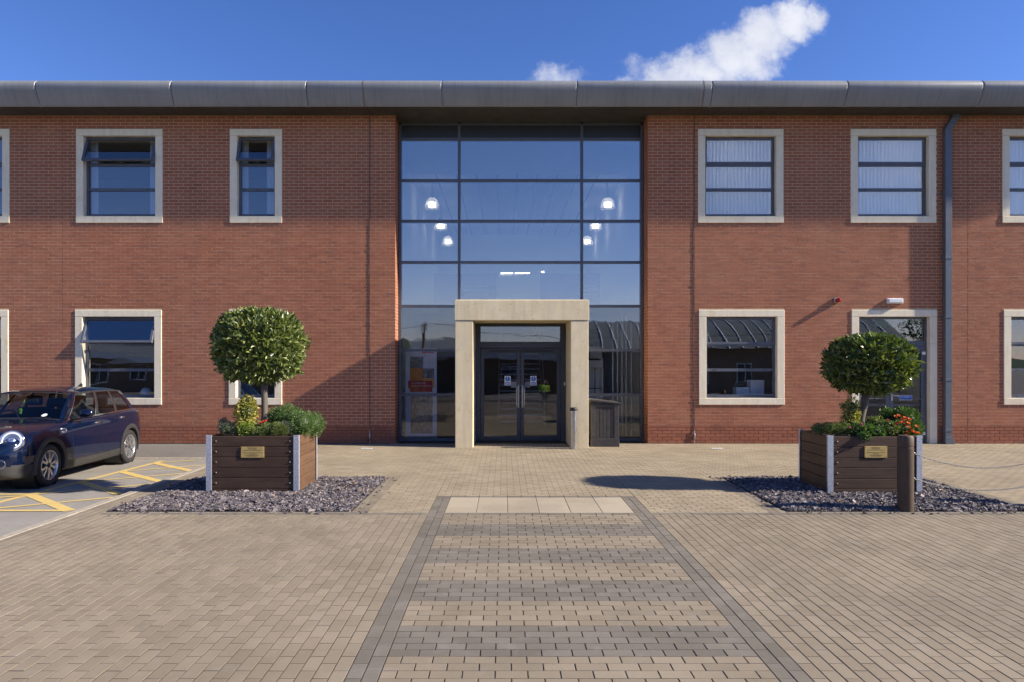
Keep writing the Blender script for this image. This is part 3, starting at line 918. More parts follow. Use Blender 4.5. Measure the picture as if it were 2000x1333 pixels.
COURSE, PITCH, PLZ = 0.075, 0.225, 0.405
BR_D = 0.1025
MOVE = [gx(122, YW), gx(1890, YW)]            # movement joints
def courses(x0, x1, z1, holes, moves):
    out = []
    k = 0
    while k * COURSE < z1 - 0.01:
        za = k * COURSE + 0.010; zb = min((k + 1) * COURSE, z1)
        zm = (za + zb) / 2
        cuts = sorted([(h[0], h[1]) for h in holes if h[2] < zm < h[3]])
        for m in moves: cuts.append((m - 0.006, m + 0.006))
        cuts.sort()
        free = []; cur = x0
        for a, b in cuts:
            if b <= x0 or a >= x1: continue
            if a > cur: free.append((cur, a))
            cur = max(cur, b)
        if cur < x1: free.append((cur, x1))
        off = (PITCH / 2 if k % 2 else 0.0)
        for a, b in free:
            i = math.floor((a - x0 - off) / PITCH)
            while True:
                p = x0 + off + i * PITCH + 0.010; q = p + PITCH - 0.010
                i += 1
                if p > b: break
                p2, q2 = max(p, a), min(q, b)
                if q2 - p2 > 0.018: out.append((p2, q2, za, zb))
        k += 1
    return out

def brick_mesh(bs, yf, mat, parent, axis='y', sign=-1):
    """bricks as blocks; axis 'y': faces look to -Y; axis 'x': faces look along sign*X at x = yf, bs gives (y0, y1, z0, z1)"""
    bs = np.asarray(bs); n = len(bs)
    a0, a1, z0, z1 = bs.T
    f = yf + sign * NR.uniform(-0.0009, 0.0009, n)
    bk = np.full(n, yf - sign * 0.03)
    V = np.zeros((n, 8, 3))
    for k, (a, z) in enumerate(((a0, z0), (a1, z0), (a1, z1), (a0, z1))):
        if axis == 'y':
            V[:, k] = np.stack([a, f, z], 1); V[:, 4 + k] = np.stack([a, bk, z], 1)
        else:
            V[:, k] = np.stack([f, a, z], 1); V[:, 4 + k] = np.stack([bk, a, z], 1)
    Fb = np.array([(0, 1, 2, 3), (0, 4, 5, 1), (1, 5, 6, 2), (2, 6, 7, 3), (3, 7, 4, 0)])
    Fc = (Fb[None] + (np.arange(n) * 8)[:, None, None]).reshape(-1, 4)
    o = np_obj('brickwork', V.reshape(-1, 3), Fc, mat, parent)
    bm = bmesh.new(); bm.from_mesh(o.data); bmesh.ops.recalc_face_normals(bm, faces=bm.faces); bm.to_mesh(o.data); bm.free()
    return kind(o, 'stuff', 'further red bricks of the wall')

walls = []
allb = []
for x0, x1, side in ((XL0, CXL, 'left'), (CXR, XR1, 'right')):
    hs = [h for h in OPEN if h[1] > x0 and h[0] < x1]
    mb = MB()
    for a, b, c, d in wall_cells(x0 + 0.006, x1 - 0.006, PLZ, ZT + 0.25, hs): mb.box(a, b, YW + 0.0022, YW + 0.28, c, d)
    w = mb.build('wall', 'mortar', bld, recalc=False)
    w['label'] = 'red brick wall %s of the glazed entrance' % side
    mb = MB()
    for a, b, c, d in wall_cells(x0 + 0.006, x1 - 0.006, -0.3, PLZ, hs): mb.box(a, b, YW + 0.004, YW + 0.279, c, d)
    mb.build('mortar_bed', 'dark_mortar', w, recalc=False)
    walls.append(w)
    # rows are counted from the recess corner so that both sides end alike
    bs = courses(x0, x1, ZT + 0.2, hs, MOVE) if side == 'right' else [(-q + x0 + x1, -p + x0 + x1, c, d) for p, q, c, d in courses(x0, x1, ZT + 0.2, [(x0 + x1 - h[1], x0 + x1 - h[0], h[2], h[3]) for h in hs], [x0 + x1 - m for m in MOVE])]
    allb.append((w, bs, x0, x1))

cand = []
for w, bs, x0, x1 in allb:
    for b in bs:
        if abs(b[1] - b[0] - 0.215) < 1e-3 and PLZ < b[2] < ZT - 0.1:
            cand.append((math.dist((0, H), ((b[0] + b[1]) / 2, (b[2] + b[3]) / 2)), w, b))
cand.sort(key=lambda t: t[0])
pick = cand[:300]; pset = set(t[2] for t in pick)
bmesh_proto = None
for _, w, b in pick:
    if bmesh_proto is None:
        o = MB().box(-0.1075, 0.1075, 0, 0.03, -0.0325, 0.0325).build('brick', 'brick', w); bmesh_proto = o
    else:
        o = bmesh_proto.copy(); COL.objects.link(o); o.parent = w
    o.location = ((b[0] + b[1]) / 2, YW + NR.uniform(-0.0009, 0.0009), (b[2] + b[3]) / 2)
for w, bs, x0, x1 in allb:
    rest = [b for b in bs if b not in pset]
    brick_mesh([b for b in rest if b[2] >= PLZ - 0.01], YW, 'brick', w)
    o = brick_mesh([b for b in rest if b[2] < PLZ - 0.01], YW, 'plinth_brick', w)
    o['label'] = 'darker plinth bricks with black joints'
    # return into the recess
    xf, sg = (CXL, 1) if w is walls[0] else (CXR, -1)
    mb = MB(); mb.box(min(xf - sg * 0.0022, xf - sg * 0.25), max(xf - sg * 0.0022, xf - sg * 0.25), YW + 0.02, YC + 0.2, -0.3, ZT + 0.2)
    mb.build('mortar_bed', 'mortar', w, recalc=False)
    rb = []
    k = 0
    while k * COURSE < ZT:
        za, zb = k * COURSE + 0.01, (k + 1) * COURSE
        y = YW + (0.1125 if k % 2 else 0.2250)
        if k % 2 == 0: rb.append((YW + 0.001, YW + 0.215, za, zb))
        else: rb.append((YW + 0.001, YW + 0.1025, za, zb))
        while y < YC + 0.2:
            rb.append((y, min(y + 0.215, YC + 0.2), za, zb)); y += PITCH
        k += 1
    brick_mesh([r for r in rb if r[2] >= PLZ - 0.01], xf, 'brick', w, 'x', sg)
    brick_mesh([r for r in rb if r[2] < PLZ - 0.01], xf, 'plinth_brick', w, 'x', sg)
for m in MOVE:
    MB().box(m - 0.006, m + 0.006, YW + 0.002, YW + 0.02, 0, ZT).build('movement_joint', 'copper_tape', walls[0] if m < 0 else walls[1])

# ---- eaves: bullnose fascia panels and soffit
EB, ET = YW / 1.039, YW / 1.039 - 0.20
prof = [(EB, ZT - 0.02), (EB - 0.045, ZT + 0.03), (EB - 0.11, ZT + 0.14), (EB - 0.165, ZT + 0.25), (EB - 0.195, ZT + 0.35), (EB - 0.195, ZT + 0.42), (EB - 0.165, ZT + 0.48),
        (EB - 0.10, ZT + 0.525), (EB + 0.02, ZT + 0.55), (EB + 0.25, ZT + 0.565), (EB + 0.9, ZT + 0.60)]
def smooth_prof(pr, k=4):
    out = []
    n = len(pr)
    for i in range(n - 1):
        p0, p1, p2, p3 = pr[max(i - 1, 0)], pr[i], pr[i + 1], pr[min(i + 2, n - 1)]
        for j in range(k):
            t = j / k
            out.append(tuple(0.5 * ((2 * p1[d]) + (-p0[d] + p2[d]) * t + (2 * p0[d] - 5 * p1[d] + 4 * p2[d] - p3[d]) * t * t + (-p0[d] + 3 * p1[d] - 3 * p2[d] + p3[d]) * t ** 3) for d in (0, 1)))
    out.append(pr[-1]); return out
prof = smooth_prof(prof)
SEAM0 = (863 - CX) * (EB - 0.15) / F
rf = MB(); rf.box(XL0, XR1, EB + 0.35, YW + 12, ZT + 0.3, ZT + 0.54)
roof = rf.build('roof', 'fascia', bld)
k = -5
while SEAM0 + 3.01 * k < XR1:
    xa, xb = SEAM0 + 3.01 * k, SEAM0 + 3.01 * (k + 1)
    xa, xb = max(xa, XL0), min(xb, XR1)
    if xb > xa + 0.1:
        mb = MB(); n = len(prof)
        vs = []; fs = []
        cols = [(xa + 0.004, 0.022), (xa + 0.020, 0.004), (xa + 0.05, 0.0), (xb - 0.05, 0.0), (xb - 0.020, 0.004), (xb - 0.004, 0.022)]
        for xc, ins in cols:
            for (yy, zz) in prof: vs.append((xc, yy + ins, zz - ins * 0.6))
        for c in range(len(cols) - 1):
            for i in range(n - 1): fs.append((c * n + i, c * n + i + 1, (c + 1) * n + i + 1, (c + 1) * n + i))
        mb.add(vs, fs)
        mb.build('fascia_panel', 'fascia', roof, smooth='auto')
    k += 1
bk = MB(); bk.box(XL0, XR1, EB + 0.03, EB + 0.34, ZT + 0.01, ZT + 0.50); bk.build('fascia_backing', 'black_plastic', roof)
x = XL0; i = 0
while x < XR1:
    x2 = min(x + 0.375, XR1)
    MB().box(x + 0.003, x2 - 0.003, EB + 0.012, YC + 0.35, ZT + 0.0 + R.uniform(-0.001, 0.001), ZT + 0.02).build('soffit_panel', 'soffit', roof)
    x = x2; i += 1
MB().box(XL0, XR1, EB + 0.012, YC + 0.4, ZT + 0.03, ZT + 0.05).build('soffit_backing', 'black_plastic', roof)

# lightning conductor tapes: over the fascia, under the soffit, down the wall
for xt in (gx(722.5, YW), gx(1356, YW)):
    mb = MB()
    pts = [(xt, p[0] - 0.006, p[1]) for p in prof[:30]]
    for a, b in zip(pts[:-1], pts[1:]):
        mb.quad((xt - 0.008, a[1], a[2]), (xt + 0.008, a[1], a[2]), (xt + 0.008, b[1], b[2]), (xt - 0.008, b[1], b[2]))
    mb.box(xt - 0.008, xt + 0.008, EB + 0.0, YW - 0.004, ZT - 0.012, ZT - 0.004)
    mb.box(xt - 0.009, xt + 0.009, YW - 0.014, YW - 0.004, 0.30, ZT - 0.012)
    for z in (1.0, 1.9, 2.8, 3.7, 4.55, 5.4, 6.2, 7.0): mb.box(xt - 0.018, xt + 0.018, YW - 0.020, YW - 0.0015, z, z + 0.03)
    c = mb.build('lightning_conductor', 'copper_tape', bld)
    MB().tube([(xt, YW - 0.02, 0.0), (xt, YW - 0.02, 0.10), (xt, YW - 0.02, 0.12), (xt, YW - 0.02, 0.22), (xt, YW - 0.02, 0.24), (xt, YW - 0.02, 0.32)],
              [0.012, 0.012, 0.022, 0.022, 0.012, 0.010], 10).build('clamp', 'dull_steel', c, smooth='auto')

# ---- windows
def glass_pane(x0, x1, z0, z1, y, mat, parent, name='pane', t=0.008):
    m = MB().box(x0, x1, y, y + t, z0, z1)
    j = [R.uniform(-0.0016, 0.0016) for _ in range(4)]           # no two panes sit in quite the same plane
    m.v = [(a, b + j[(1 if a > (x0 + x1) / 2 else 0) + (2 if c > (z0 + z1) / 2 else 0)], c) for a, b, c in m.v]
    return m.build(name, mat, parent)

def surround(x0, x1, z0, z1, parent, sill=True, jw=0.175, hh=0.165, sh=0.165, split=None):
    yf = YW - 0.018; yb = YW + 0.235
    MB().box(x0, x1, yf, yb, z1 - hh, z1).build('lintel', 'stone', parent, bevel=0.006)
    zb = z0 + (sh if sill else 0)
    for a, b in ((x0, x0 + jw), (x1 - jw, x1)):
        zz = [zb + 0.003, z1 - hh - 0.003] if not split else [zb, split - 0.002, split + 0.002, z1 - hh - 0.003]
        for c, d in zip(zz[0::2], zz[1::2]):
            MB().box(a + 0.001, b - 0.001, yf + 0.001, yb, c, d).build('jamb', 'stone', parent, bevel=0.006)
    if sill: MB().box(x0, x1, yf - 0.006, yb, z0, z0 + sh).build('sill', 'stone', parent, bevel=0.006)

def make_window(x0, x1, z0, z1, state, inside, label):
    jw, hh, sh = 0.172, 0.155, 0.155
    ox0, ox1, oz0, oz1 = x0 + jw, x1 - jw, z0 + sh, z1 - hh
    yf = YW + 0.105; yb = yf + 0.07; fw = 0.052
    hgt = oz1 - oz0
    t1 = oz0 + hgt * 0.655; t2 = oz0 + hgt * 0.345
    fr = MB()
    fr.box(ox0, ox0 + fw, yf, yb, oz0, oz1); fr.box(ox1 - fw, ox1, yf, yb, oz0, oz1)
    for za, zb in ((oz0, oz0 + 0.075), (oz1 - 0.04, oz1), (t1 - 0.03, t1 + 0.03), (t2 - 0.034, t2 + 0.034)):
        fr.box(ox0 + fw - 0.001, ox1 - fw + 0.001, yf + 0.002, yb - 0.002, za, zb)
    w = fr.build('window', 'frame', bld); w['label'] = label
    surround(x0, x1, z0, z1, w, True, jw, hh, sh)
    MB().box(ox0 - 0.002, ox1 + 0.002, yf - 0.06, yf, oz0 + 0.002, oz0 + 0.022).build('sub_sill', 'frame', w, bevel=0.003)
    yg = yf + 0.03
    glass_pane(ox0 + fw, ox1 - fw, oz0 + 0.075, t2 - 0.034, yg, 'window_glass', w)
    glass_pane(ox0 + fw, ox1 - fw, t2 + 0.034, t1 - 0.03, yg, 'window_glass', w)
    for zc in (oz0 + 0.036, t2):
        for q in (0.14, 0.5, 0.86):
            MB().box(ox0 + (ox1 - ox0) * q - 0.025, ox0 + (ox1 - ox0) * q + 0.025, yf - 0.005, yf + 0.004, zc - 0.006, zc + 0.006).build('drain_cap', 'black_plastic', w)
    # top-hung sash, swung about its head when open
    sw = 0.058
    sx0, sx1, sz0, sz1 = ox0 + 0.008, ox1 - 0.008, t1 + 0.012, oz1 - 0.022
    ang = math.radians(19) if state == 'open' else 0.0
    M = Matrix.Translation((0, yf - 0.004, sz1)) @ Matrix.Rotation(-ang, 4, 'X') @ Matrix.Translation((0, 0, -sz1))
    s = MB()
    s.box(sx0, sx0 + sw, -0.012, 0.045, sz0, sz1); s.box(sx1 - sw, sx1, -0.012, 0.045, sz0, sz1)
    s.box(sx0 + sw, sx1 - sw, -0.011, 0.044, sz0, sz0 + sw); s.box(sx0 + sw, sx1 - sw, -0.011, 0.044, sz1 - sw * 0.8, sz1)
    s.v = [tuple(M @ Vector(p)) for p in s.v]
    s.build('sash', 'frame', w, bevel=0.003)
    p = MB(); p.box(sx0 + sw, sx1 - sw, 0.012, 0.020, sz0 + sw, sz1 - sw * 0.8)
    p.v = [tuple(M @ Vector(q)) for q in p.v]; p.build('pane', 'window_glass', w)
    if state == 'open':
        for q in (0.2, 0.5, 0.85):
            xq = sx0 + (sx1 - sx0) * q
            MB().box(xq - 0.055, xq + 0.055, yf - 0.10, yf - 0.02, t1 + 0.035, t1 + 0.045).build('stay', 'dull_steel', w)
    MB().box((ox0 + ox1) / 2 - 0.17, (ox0 + ox1) / 2 + 0.17, yf - 0.016, yf, oz1 - 0.020, oz1 - 0.004).build('trickle_vent', 'black_plastic', w)
    if inside == 'blind':
        n = 19; mb = MB()
        for q in range(n):
            xc = ox0 + (ox1 - ox0) * (q + 0.5) / n
            a = math.radians(-36 + R.uniform(-2, 2)); hw = 0.056
            yq = yb + 0.10
            xt = xc + R.uniform(-0.004, 0.004)
            prv = None
            for sgn in range(5):
                t = -1 + sgn * 0.5; bow = 0.014 * (1 - t * t)
                px_ = hw * t * math.cos(a) - bow * math.sin(a); py_ = hw * t * math.sin(a) + bow * math.cos(a)
                cur = ((xc + px_, yq + py_), (xt + px_, yq + py_))
                if prv: mb.quad((prv[1][0], prv[1][1], oz0 - 0.02), (cur[1][0], cur[1][1], oz0 - 0.02), (cur[0][0], cur[0][1], oz1 + 0.05), (prv[0][0], prv[0][1], oz1 + 0.05))
                prv = cur
        mb.build('vertical_blind', 'blind', w, smooth=True, recalc=False)
    elif inside == 'curtain':
        for xa, xb in ((ox0 - 0.05, ox0 + 0.13), (ox1 - 0.30, ox1 + 0.02)):
            mb = MB(); n = 24; vs = []; fs = []
            for q in range(n + 1):
                xq = xa + (xb - xa) * q / n; yq = yb + 0.16 + 0.025 * math.sin(q * 1.6)
                vs += [(xq, yq, oz0 - 0.1), (xq, yq, oz1 + 0.05)]
            for q in range(n): fs.append((2 * q, 2 * q + 2, 2 * q + 3, 2 * q + 1))
            mb.add(vs, fs).build('curtain', 'curtain_cloth', w, smooth=True, recalc=False)
    return w

WLAB = ['upper window cut by the left frame edge', 'wide upper window with its top light open', 'narrow upper window with its top light open',
        'upper window with vertical blinds beside the entrance', 'upper window with vertical blinds beside the drainpipe', 'upper window with blinds at the right frame edge',
        'lower window at the left frame edge', 'lower window with open top light behind the car', 'narrow lower window behind the left bay tree',
        'lower window with white boxes inside', 'lower window at the right frame edge']
for w, lb in zip(WINS, WLAB): make_window(*w, lb)

# ---- side door in its own stone surround
x0, x1, z0, z1 = DOOR
jw, hh = 0.172, 0.155
dx0, dx1, dz1 = x0 + jw, x1 - jw, z1 - hh
yf = YW + 0.105; yb = yf + 0.07
zt = gz(672, YW)
fr = MB()
fr.box(dx0, dx0 + 0.05, yf, yb, 0, dz1); fr.box(dx1 - 0.05, dx1, yf, yb, 0, dz1)
fr.box(dx0 + 0.05, dx1 - 0.05, yf + 0.002, yb - 0.002, dz1 - 0.05, dz1); fr.box(dx0 + 0.05, dx1 - 0.05, yf + 0.002, yb - 0.002, zt - 0.05, zt + 0.07)
sd = fr.build('side_door', 'frame', bld, bevel=0.003); sd['label'] = 'grey framed glass side door behind the right bay tree'
surround(x0, x1, 0.0, z1, sd, sill=False, jw=jw, hh=hh, split=gz(672, YW))
glass_pane(dx0 + 0.05, dx1 - 0.05, zt + 0.07, dz1 - 0.05, yf + 0.03, 'window_glass', sd)
xm = gx(1742, YW)
for a, b in ((dx0 + 0.055, xm - 0.003), (xm + 0.003, dx1 - 0.055)):
    lf = MB(); st = 0.085
    lf.box(a, a + st, yf - 0.012, yb - 0.02, 0.01, zt - 0.055); lf.box(b - st, b, yf - 0.012, yb - 0.02, 0.01, zt - 0.055)
    lf.box(a + st, b - st, yf - 0.011, yb - 0.021, 0.01, 0.14); lf.box(a + st, b - st, yf - 0.011, yb - 0.021, zt - 0.14, zt - 0.055)
    lf.box(a + st, b - st, yf - 0.010, yb - 0.022, 1.035, 1.055)
    lf.build('door_leaf', 'frame', sd, bevel=0.002)
    glass_pane(a + st, b - st, 0.14, 1.035, yf + 0.012, 'door_glass', sd); glass_pane(a + st, b - st, 1.055, zt - 0.14, yf + 0.012, 'door_glass', sd)
hd = MB(); hx, hz = gx(1746, YW), gz(776, YW)
hd.box(hx - 0.02, hx + 0.02, yf - 0.024, yf - 0.012, hz - 0.09, hz + 0.07)
hd.tube([(hx, yf - 0.02, hz + 0.03), (hx, yf - 0.06, hz + 0.03), (hx + 0.02, yf - 0.065, hz + 0.03), (hx + 0.13, yf - 0.065, hz + 0.025)], 0.011, 8)
hd.build('handle', 'steel', sd, smooth='auto')
for pz in (690, 848):
    MB().box(gx(1806, YW), gx(1812, YW), yf - 0.03, yf - 0.013, gz(pz + 3, YW), gz(pz - 3, YW)).build('hinge', 'white_plastic', sd, bevel=0.003)
sx, sz = gx(1774, YW), gz(778, YW)
sg = MB().box(sx - 0.155, sx + 0.155, yf + 0.003, yf + 0.008, sz - 0.055, sz + 0.055).build('door_sign', 'white_plastic', sd)
MB().box(sx - 0.147, sx - 0.055, yf + 0.0005, yf + 0.0035, sz - 0.047, sz + 0.047).build('sign_symbol', 'blue_sign', sd)
MB().box(sx - 0.05, sx + 0.147, yf + 0.0005, yf + 0.0035, sz - 0.047, sz + 0.047).build('sign_panel', 'blue_sign', sd)
mb = MB(); mb.disc((0, 0, 0), 0.040, 20, Matrix.Translation((sx - 0.101, yf - 0.0003, sz)) @ FACE_Y); mb.build('sign_disc', 'white_plastic', sd, recalc=False)
mb = MB(); mb.disc((0, 0, 0), 0.036, 20, Matrix.Translation((sx - 0.101, yf - 0.0008, sz)) @ FACE_Y); mb.build('sign_disc', 'blue_sign', sd, recalc=False)
text_mesh('!', 0.075, Matrix.Translation((sx - 0.101, yf - 0.0015, sz)) @ FACE_Y, 'white_plastic', 'sign_mark', sd)
mb = MB()
for q, (aa, bb) in enumerate(((-0.035, 0.09), (-0.035, 0.055))):
    u = aa
    while u < bb:
        l = R.uniform(0.010, 0.02); mb.box(sx + u, sx + min(u + l, bb), yf - 0.0006, yf + 0.0004, sz + 0.012 - q * 0.034, sz + 0.026 - q * 0.034); u += l + 0.005
mb.build('sign_lettering', 'white_plastic', sd)

# ---- drainpipe
px0, px1 = gx(1845.5, YW - 0.1), gx(1858.5, YW - 0.1)
py0, py1 = YW - 0.125, YW - 0.018
dp = MB(); dp.box(px0, px1, py0, py1, 0.16, ZT - 0.33)
pipe = dp.build('drainpipe', 'pipe', bld, bevel=0.006)
nk = MB(); w2 = px1 - px0
nk.prism([(px0, ZT - 0.34), (px1, ZT - 0.34), (px1 + 0.17, ZT - 0.10), (px1 + 0.17, ZT - 0.002), (px0 + 0.17, ZT - 0.002), (px0 + 0.17, ZT - 0.06)], py0 - 0.006, py1 + 0.004)
nk.box(px1 + 0.05, px1 + 0.19, py0 - 0.02, py1 + 0.01, ZT - 0.10, ZT - 0.004)
nk.build('swan_neck', 'pipe', pipe, bevel=0.004)
sh = MB(); sh.prism([(px0 - 0.005, 0.17), (px0 - 0.005, 0.03), (px0 + 0.03, -0.002), (px1 + 0.06, -0.002), (px1 + 0.05, 0.10), (px1 + 0.006, 0.17)], py0 - 0.008, py1 + 0.006)
sh.build('shoe', 'pipe', pipe, bevel=0.005)
for z in (gz(380, YW), gz(505, YW), gz(620, YW), gz(742, YW), gz(840, YW)):
    c = MB(); c.box(px0 - 0.008, px1 + 0.008, py0 - 0.008, py1 + 0.01, z - 0.03, z + 0.03)
    c.box(px0 - 0.05, px0 - 0.006, YW - 0.035, YW - 0.002, z - 0.018, z + 0.018)
    c.build('pipe_clip', 'pipe', pipe, bevel=0.003)

# ---- glazed entrance bay
def cz(py): return gz(py, YC)
def cxx(px): return gx(px, YC)
ROWS = [cz(y) for y in (243, 272.5, 353, 432.5, 513, 598.5, 684.5, 771.5)]
ZB = 0.02
ML, MR = -1.085, 1.862
COLS = [CXL + 0.012, ML, MR, CXR - 0.012]
MW = 0.033; MD = 0.14
mb = MB()
mb.box(COLS[0], COLS[0] + 0.065, YC - 0.03, YC + MD, 0, ROWS[0]); mb.box(COLS[3] - 0.065, COLS[3], YC - 0.03, YC + MD, 0, ROWS[0])
cw = mb.build('curtain_wall', 'mullion', bld, bevel=0.003); cw['label'] = 'dark framed glazed entrance bay reflecting the sky'
for x in (ML, MR): MB().box(x - MW, x + MW, YC - 0.03, YC + MD, 0, ROWS[0]).build('mullion', 'mullion', cw, bevel=0.003)
spans = [(COLS[0] + 0.065, ML - MW), (ML + MW, MR - MW), (MR + MW, COLS[3] - 0.065)]
for i, (a, b) in enumerate(spans):
    rows = ROWS if i != 1 else ROWS[:6]
    for z in rows[:]:
        MB().box(a - 0.0005, b + 0.0005, YC - 0.024, YC + MD - 0.006, z - 0.032, z + 0.032).build('transom', 'mullion', cw, bevel=0.002)
    if i != 1: MB().box(a - 0.0005, b + 0.0005, YC - 0.024, YC + MD - 0.006, 0.0, 0.075).build('transom', 'mullion', cw, bevel=0.002)
    zs = rows + ([ZB + 0.06] if i != 1 else [])
    for q, (zt_, zb_) in enumerate(zip(zs[:-1], zs[1:])):
        if q == 0: MB().box(a, b, YC - 0.004, YC + 0.03, zb_ + 0.032, zt_ - 0.032).build('spandrel', 'spandrel', cw)
        else:
            p = glass_pane(a, b, zb_ + 0.032, zt_ - 0.032, YC + 0.004, 'curtain_glass' if q < 5 else 'window_glass' if q == 5 else 'clear_glass', cw)
            p.rotation_euler = (0, 0, 0)
MB().box(COLS[0], COLS[3], YC - 0.02, YC + 0.2, ROWS[0] + 0.03, ZT + 0.02).build('head_panel', 'black_plastic', cw)

# double entrance doors under the portal
YD = YC - 0.03
DX0, DX1 = gx(928, YD), gx(1105, YD)
zt1, zt2, zt3 = gz(638, YD), gz(668, YD), gz(681, YD)
mb = MB()
mb.box(DX0, DX0 + 0.13, YD, YD + 0.12, 0, 2.83); mb.box(DX1 - 0.13, DX1, YD, YD + 0.12, 0, 2.83)
mb.box(DX0 + 0.13, DX1 - 0.13, YD + 0.002, YD + 0.118, zt3 + 0.01, zt2); mb.box(DX0 + 0.05, DX1 - 0.05, YD + 0.002, YD + 0.118, zt1, 2.83)
mb.box(ML, DX0, YD + 0.004, YD + 0.11, 0, 3.2); mb.box(DX1, MR, YD + 0.004, YD + 0.11, 0, 3.2); mb.box(DX0, DX1, YD + 0.006, YD + 0.11, 2.83, 3.2)
ed = mb.build('entrance_door', 'door_frame', bld, bevel=0.003); ed['label'] = 'double glass entrance doors in a dark frame'
glass_pane(DX0 + 0.05, DX1 - 0.05, zt2, zt1, YD + 0.05, 'window_glass', ed)
for q in (0.26, 0.67):
    xq = DX0 + (DX1 - DX0) * q; MB().box(xq - 0.012, xq + 0.012, YD + 0.07, YD + 0.11, zt2, zt1).build('fanlight_bar', 'door_frame', ed)
xm = gx(1016.5, YD)
for side, (a, b) in enumerate(((DX0 + 0.135, xm - 0.004), (xm + 0.004, DX1 - 0.135))):
    lf = MB(); st = 0.08; zt_ = zt3
    lf.box(a, a + st, YD + 0.01, YD + 0.07, 0.012, zt_); lf.box(b - st, b, YD + 0.01, YD + 0.07, 0.012, zt_)
    lf.box(a + st, b - st, YD + 0.011, YD + 0.069, 0.012, 0.12); lf.box(a + st, b - st, YD + 0.011, YD + 0.069, zt_ - 0.12, zt_)
    dl = lf.build('door_leaf', 'door_frame', ed, bevel=0.003)
    glass_pane(a + st, b - st, 0.12, zt_ - 0.12, YD + 0.035, 'door_glass', ed)
    cx0, cx1 = (a + st + 0.12, b - 0.02) if side == 0 else (a + 0.02, b - st - 0.12)
    MB().box(cx0, cx1, YD - 0.012, YD + 0.009, zt_ - 0.085, zt_ - 0.045).build('door_closer', 'black_plastic', ed, bevel=0.004)
    hx = b - 0.045 if side == 0 else a + 0.045; sgn = -1 if side == 0 else 1
    z0_, z1_ = gz(797, YD), gz(753, YD)
    MB().box(hx - 0.018, hx + 0.018, YD + 0.004, YD + 0.0095, z0_, z1_).build('back_plate', 'dull_steel', ed)
    hh_ = MB(); hx2 = hx + sgn * 0.045
    hh_.tube([(hx, YD + 0.005, z0_ + 0.04), (hx2, YD - 0.05, z0_ + 0.045), (hx2, YD - 0.06, z0_ + 0.09), (hx2, YD - 0.06, z1_ - 0.09), (hx2, YD - 0.05, z1_ - 0.045), (hx, YD + 0.005, z1_ - 0.04)], 0.011, 10)
    hh_.build('handle', 'steel', ed, smooth='auto')
    # round blue mandatory sign and a pale notice beside it
    sx, sz = gx(991.5 if side == 0 else 1042, YD), gz(744, YD)
    ys = YD + 0.033
    MB().box(sx - 0.073, sx + 0.073, ys - 0.003, ys, sz - 0.112, sz + 0.112).build('door_sign', 'white_plastic', ed)
    m = MB(); m.disc((0, 0, 0), 0.060, 24, Matrix.Translation((sx, ys - 0.0038, sz + 0.042)) @ FACE_Y); m.build('sign_disc', 'blue_sign', ed, recalc=False)
    text_mesh('!', 0.13, Matrix.Translation((sx, ys - 0.0052, sz + 0.042)) @ FACE_Y, 'white_plastic', 'sign_mark', ed)
    MB().box(sx - 0.058, sx + 0.058, ys - 0.005, ys - 0.0025, sz - 0.098, sz - 0.036).build('sign_panel', 'blue_sign', ed)
    m = MB(); u = -0.04
    while u < 0.036:
        l = R.uniform(0.008, 0.014); m.box(sx + u, sx + u + l, ys - 0.0062, ys - 0.004, sz - 0.077, sz - 0.058); u += l + 0.005
    m.build('sign_lettering', 'white_plastic', ed)
    nx = gx(1003.5 if side == 0 else 1030.5, YD); nz = gz(752, YD)
    MB().box(nx - 0.065, nx + 0.065, YD + 0.044, YD + 0.047, nz - 0.07, nz + 0.07).build('notice', 'paper', ed)
MB().box(DX1 - 0.045, DX1 - 0.015, YD - 0.02, YD - 0.001, 1.34, 1.42).build('entry_reader', 'white_plastic', ed, bevel=0.004)

# ---- stone portal
PY = 14.79
pt = thing('entrance_portal', 'pale stone portal of two square pillars and a lintel around the entrance doors', 'portal', (0.39, PY, 0))
PX0, PX1 = gx(889, PY), gx(1149.5, PY); PZ = gz(587, PY); PLB = gz(626, PY)
MB().box(PX0 - 0.012, PX1 + 0.012, PY - 0.012, YD - 0.004, PLB, PZ).build('lintel', 'portal_stone', pt, bevel=0.008, seg=2)
MB().box(PX0 + 0.02, PX1 - 0.02, PY + 0.02, YD - 0.004, PZ, PZ + 0.018).build('capping', 'portal_stone', pt, bevel=0.006)
for a, b in ((PX0, PX0 + 0.395), (PX1 - 0.395, PX1)):
    MB().box(a, b, PY, YD - 0.003, -0.015, PLB - 0.006).build('pillar', 'portal_stone', pt, bevel=0.01, seg=2)

# ---- wall fittings
ax, az = gx(1633, YW), gz(587, YW)
t = thing('alarm_beacon', 'small red alarm beacon on the wall above the side door', 'alarm', (ax, YW, az))
MB().box(ax - 0.07, ax + 0.05, YW - 0.06, YW - 0.0015, az - 0.065, az + 0.055).build('housing', 'dull_steel', t, bevel=0.008)
simple('red_lens', (0.42, 0.008, 0.015), 0.15, var=0.03)
m = MB(); m.lathe([(0.0, 0.11), (0.03, 0.105), (0.046, 0.085), (0.052, 0.05), (0.052, 0.0)], 20, Matrix.Translation((ax + 0.008, YW - 0.058, az - 0.005)) @ FACE_Y)
m.build('lens', 'red_lens', t, smooth=True)
bx, bz = gx(1746, YW), gz(588.5, YW)
t = thing('bulkhead_light', 'white oblong bulkhead light on the wall above the side door', 'light', (bx, YW, bz))
MB().box(bx - 0.185, bx + 0.185, YW - 0.05, YW - 0.0015, bz - 0.062, bz + 0.062).build('base', 'white_plastic', t, bevel=0.012, seg=2)
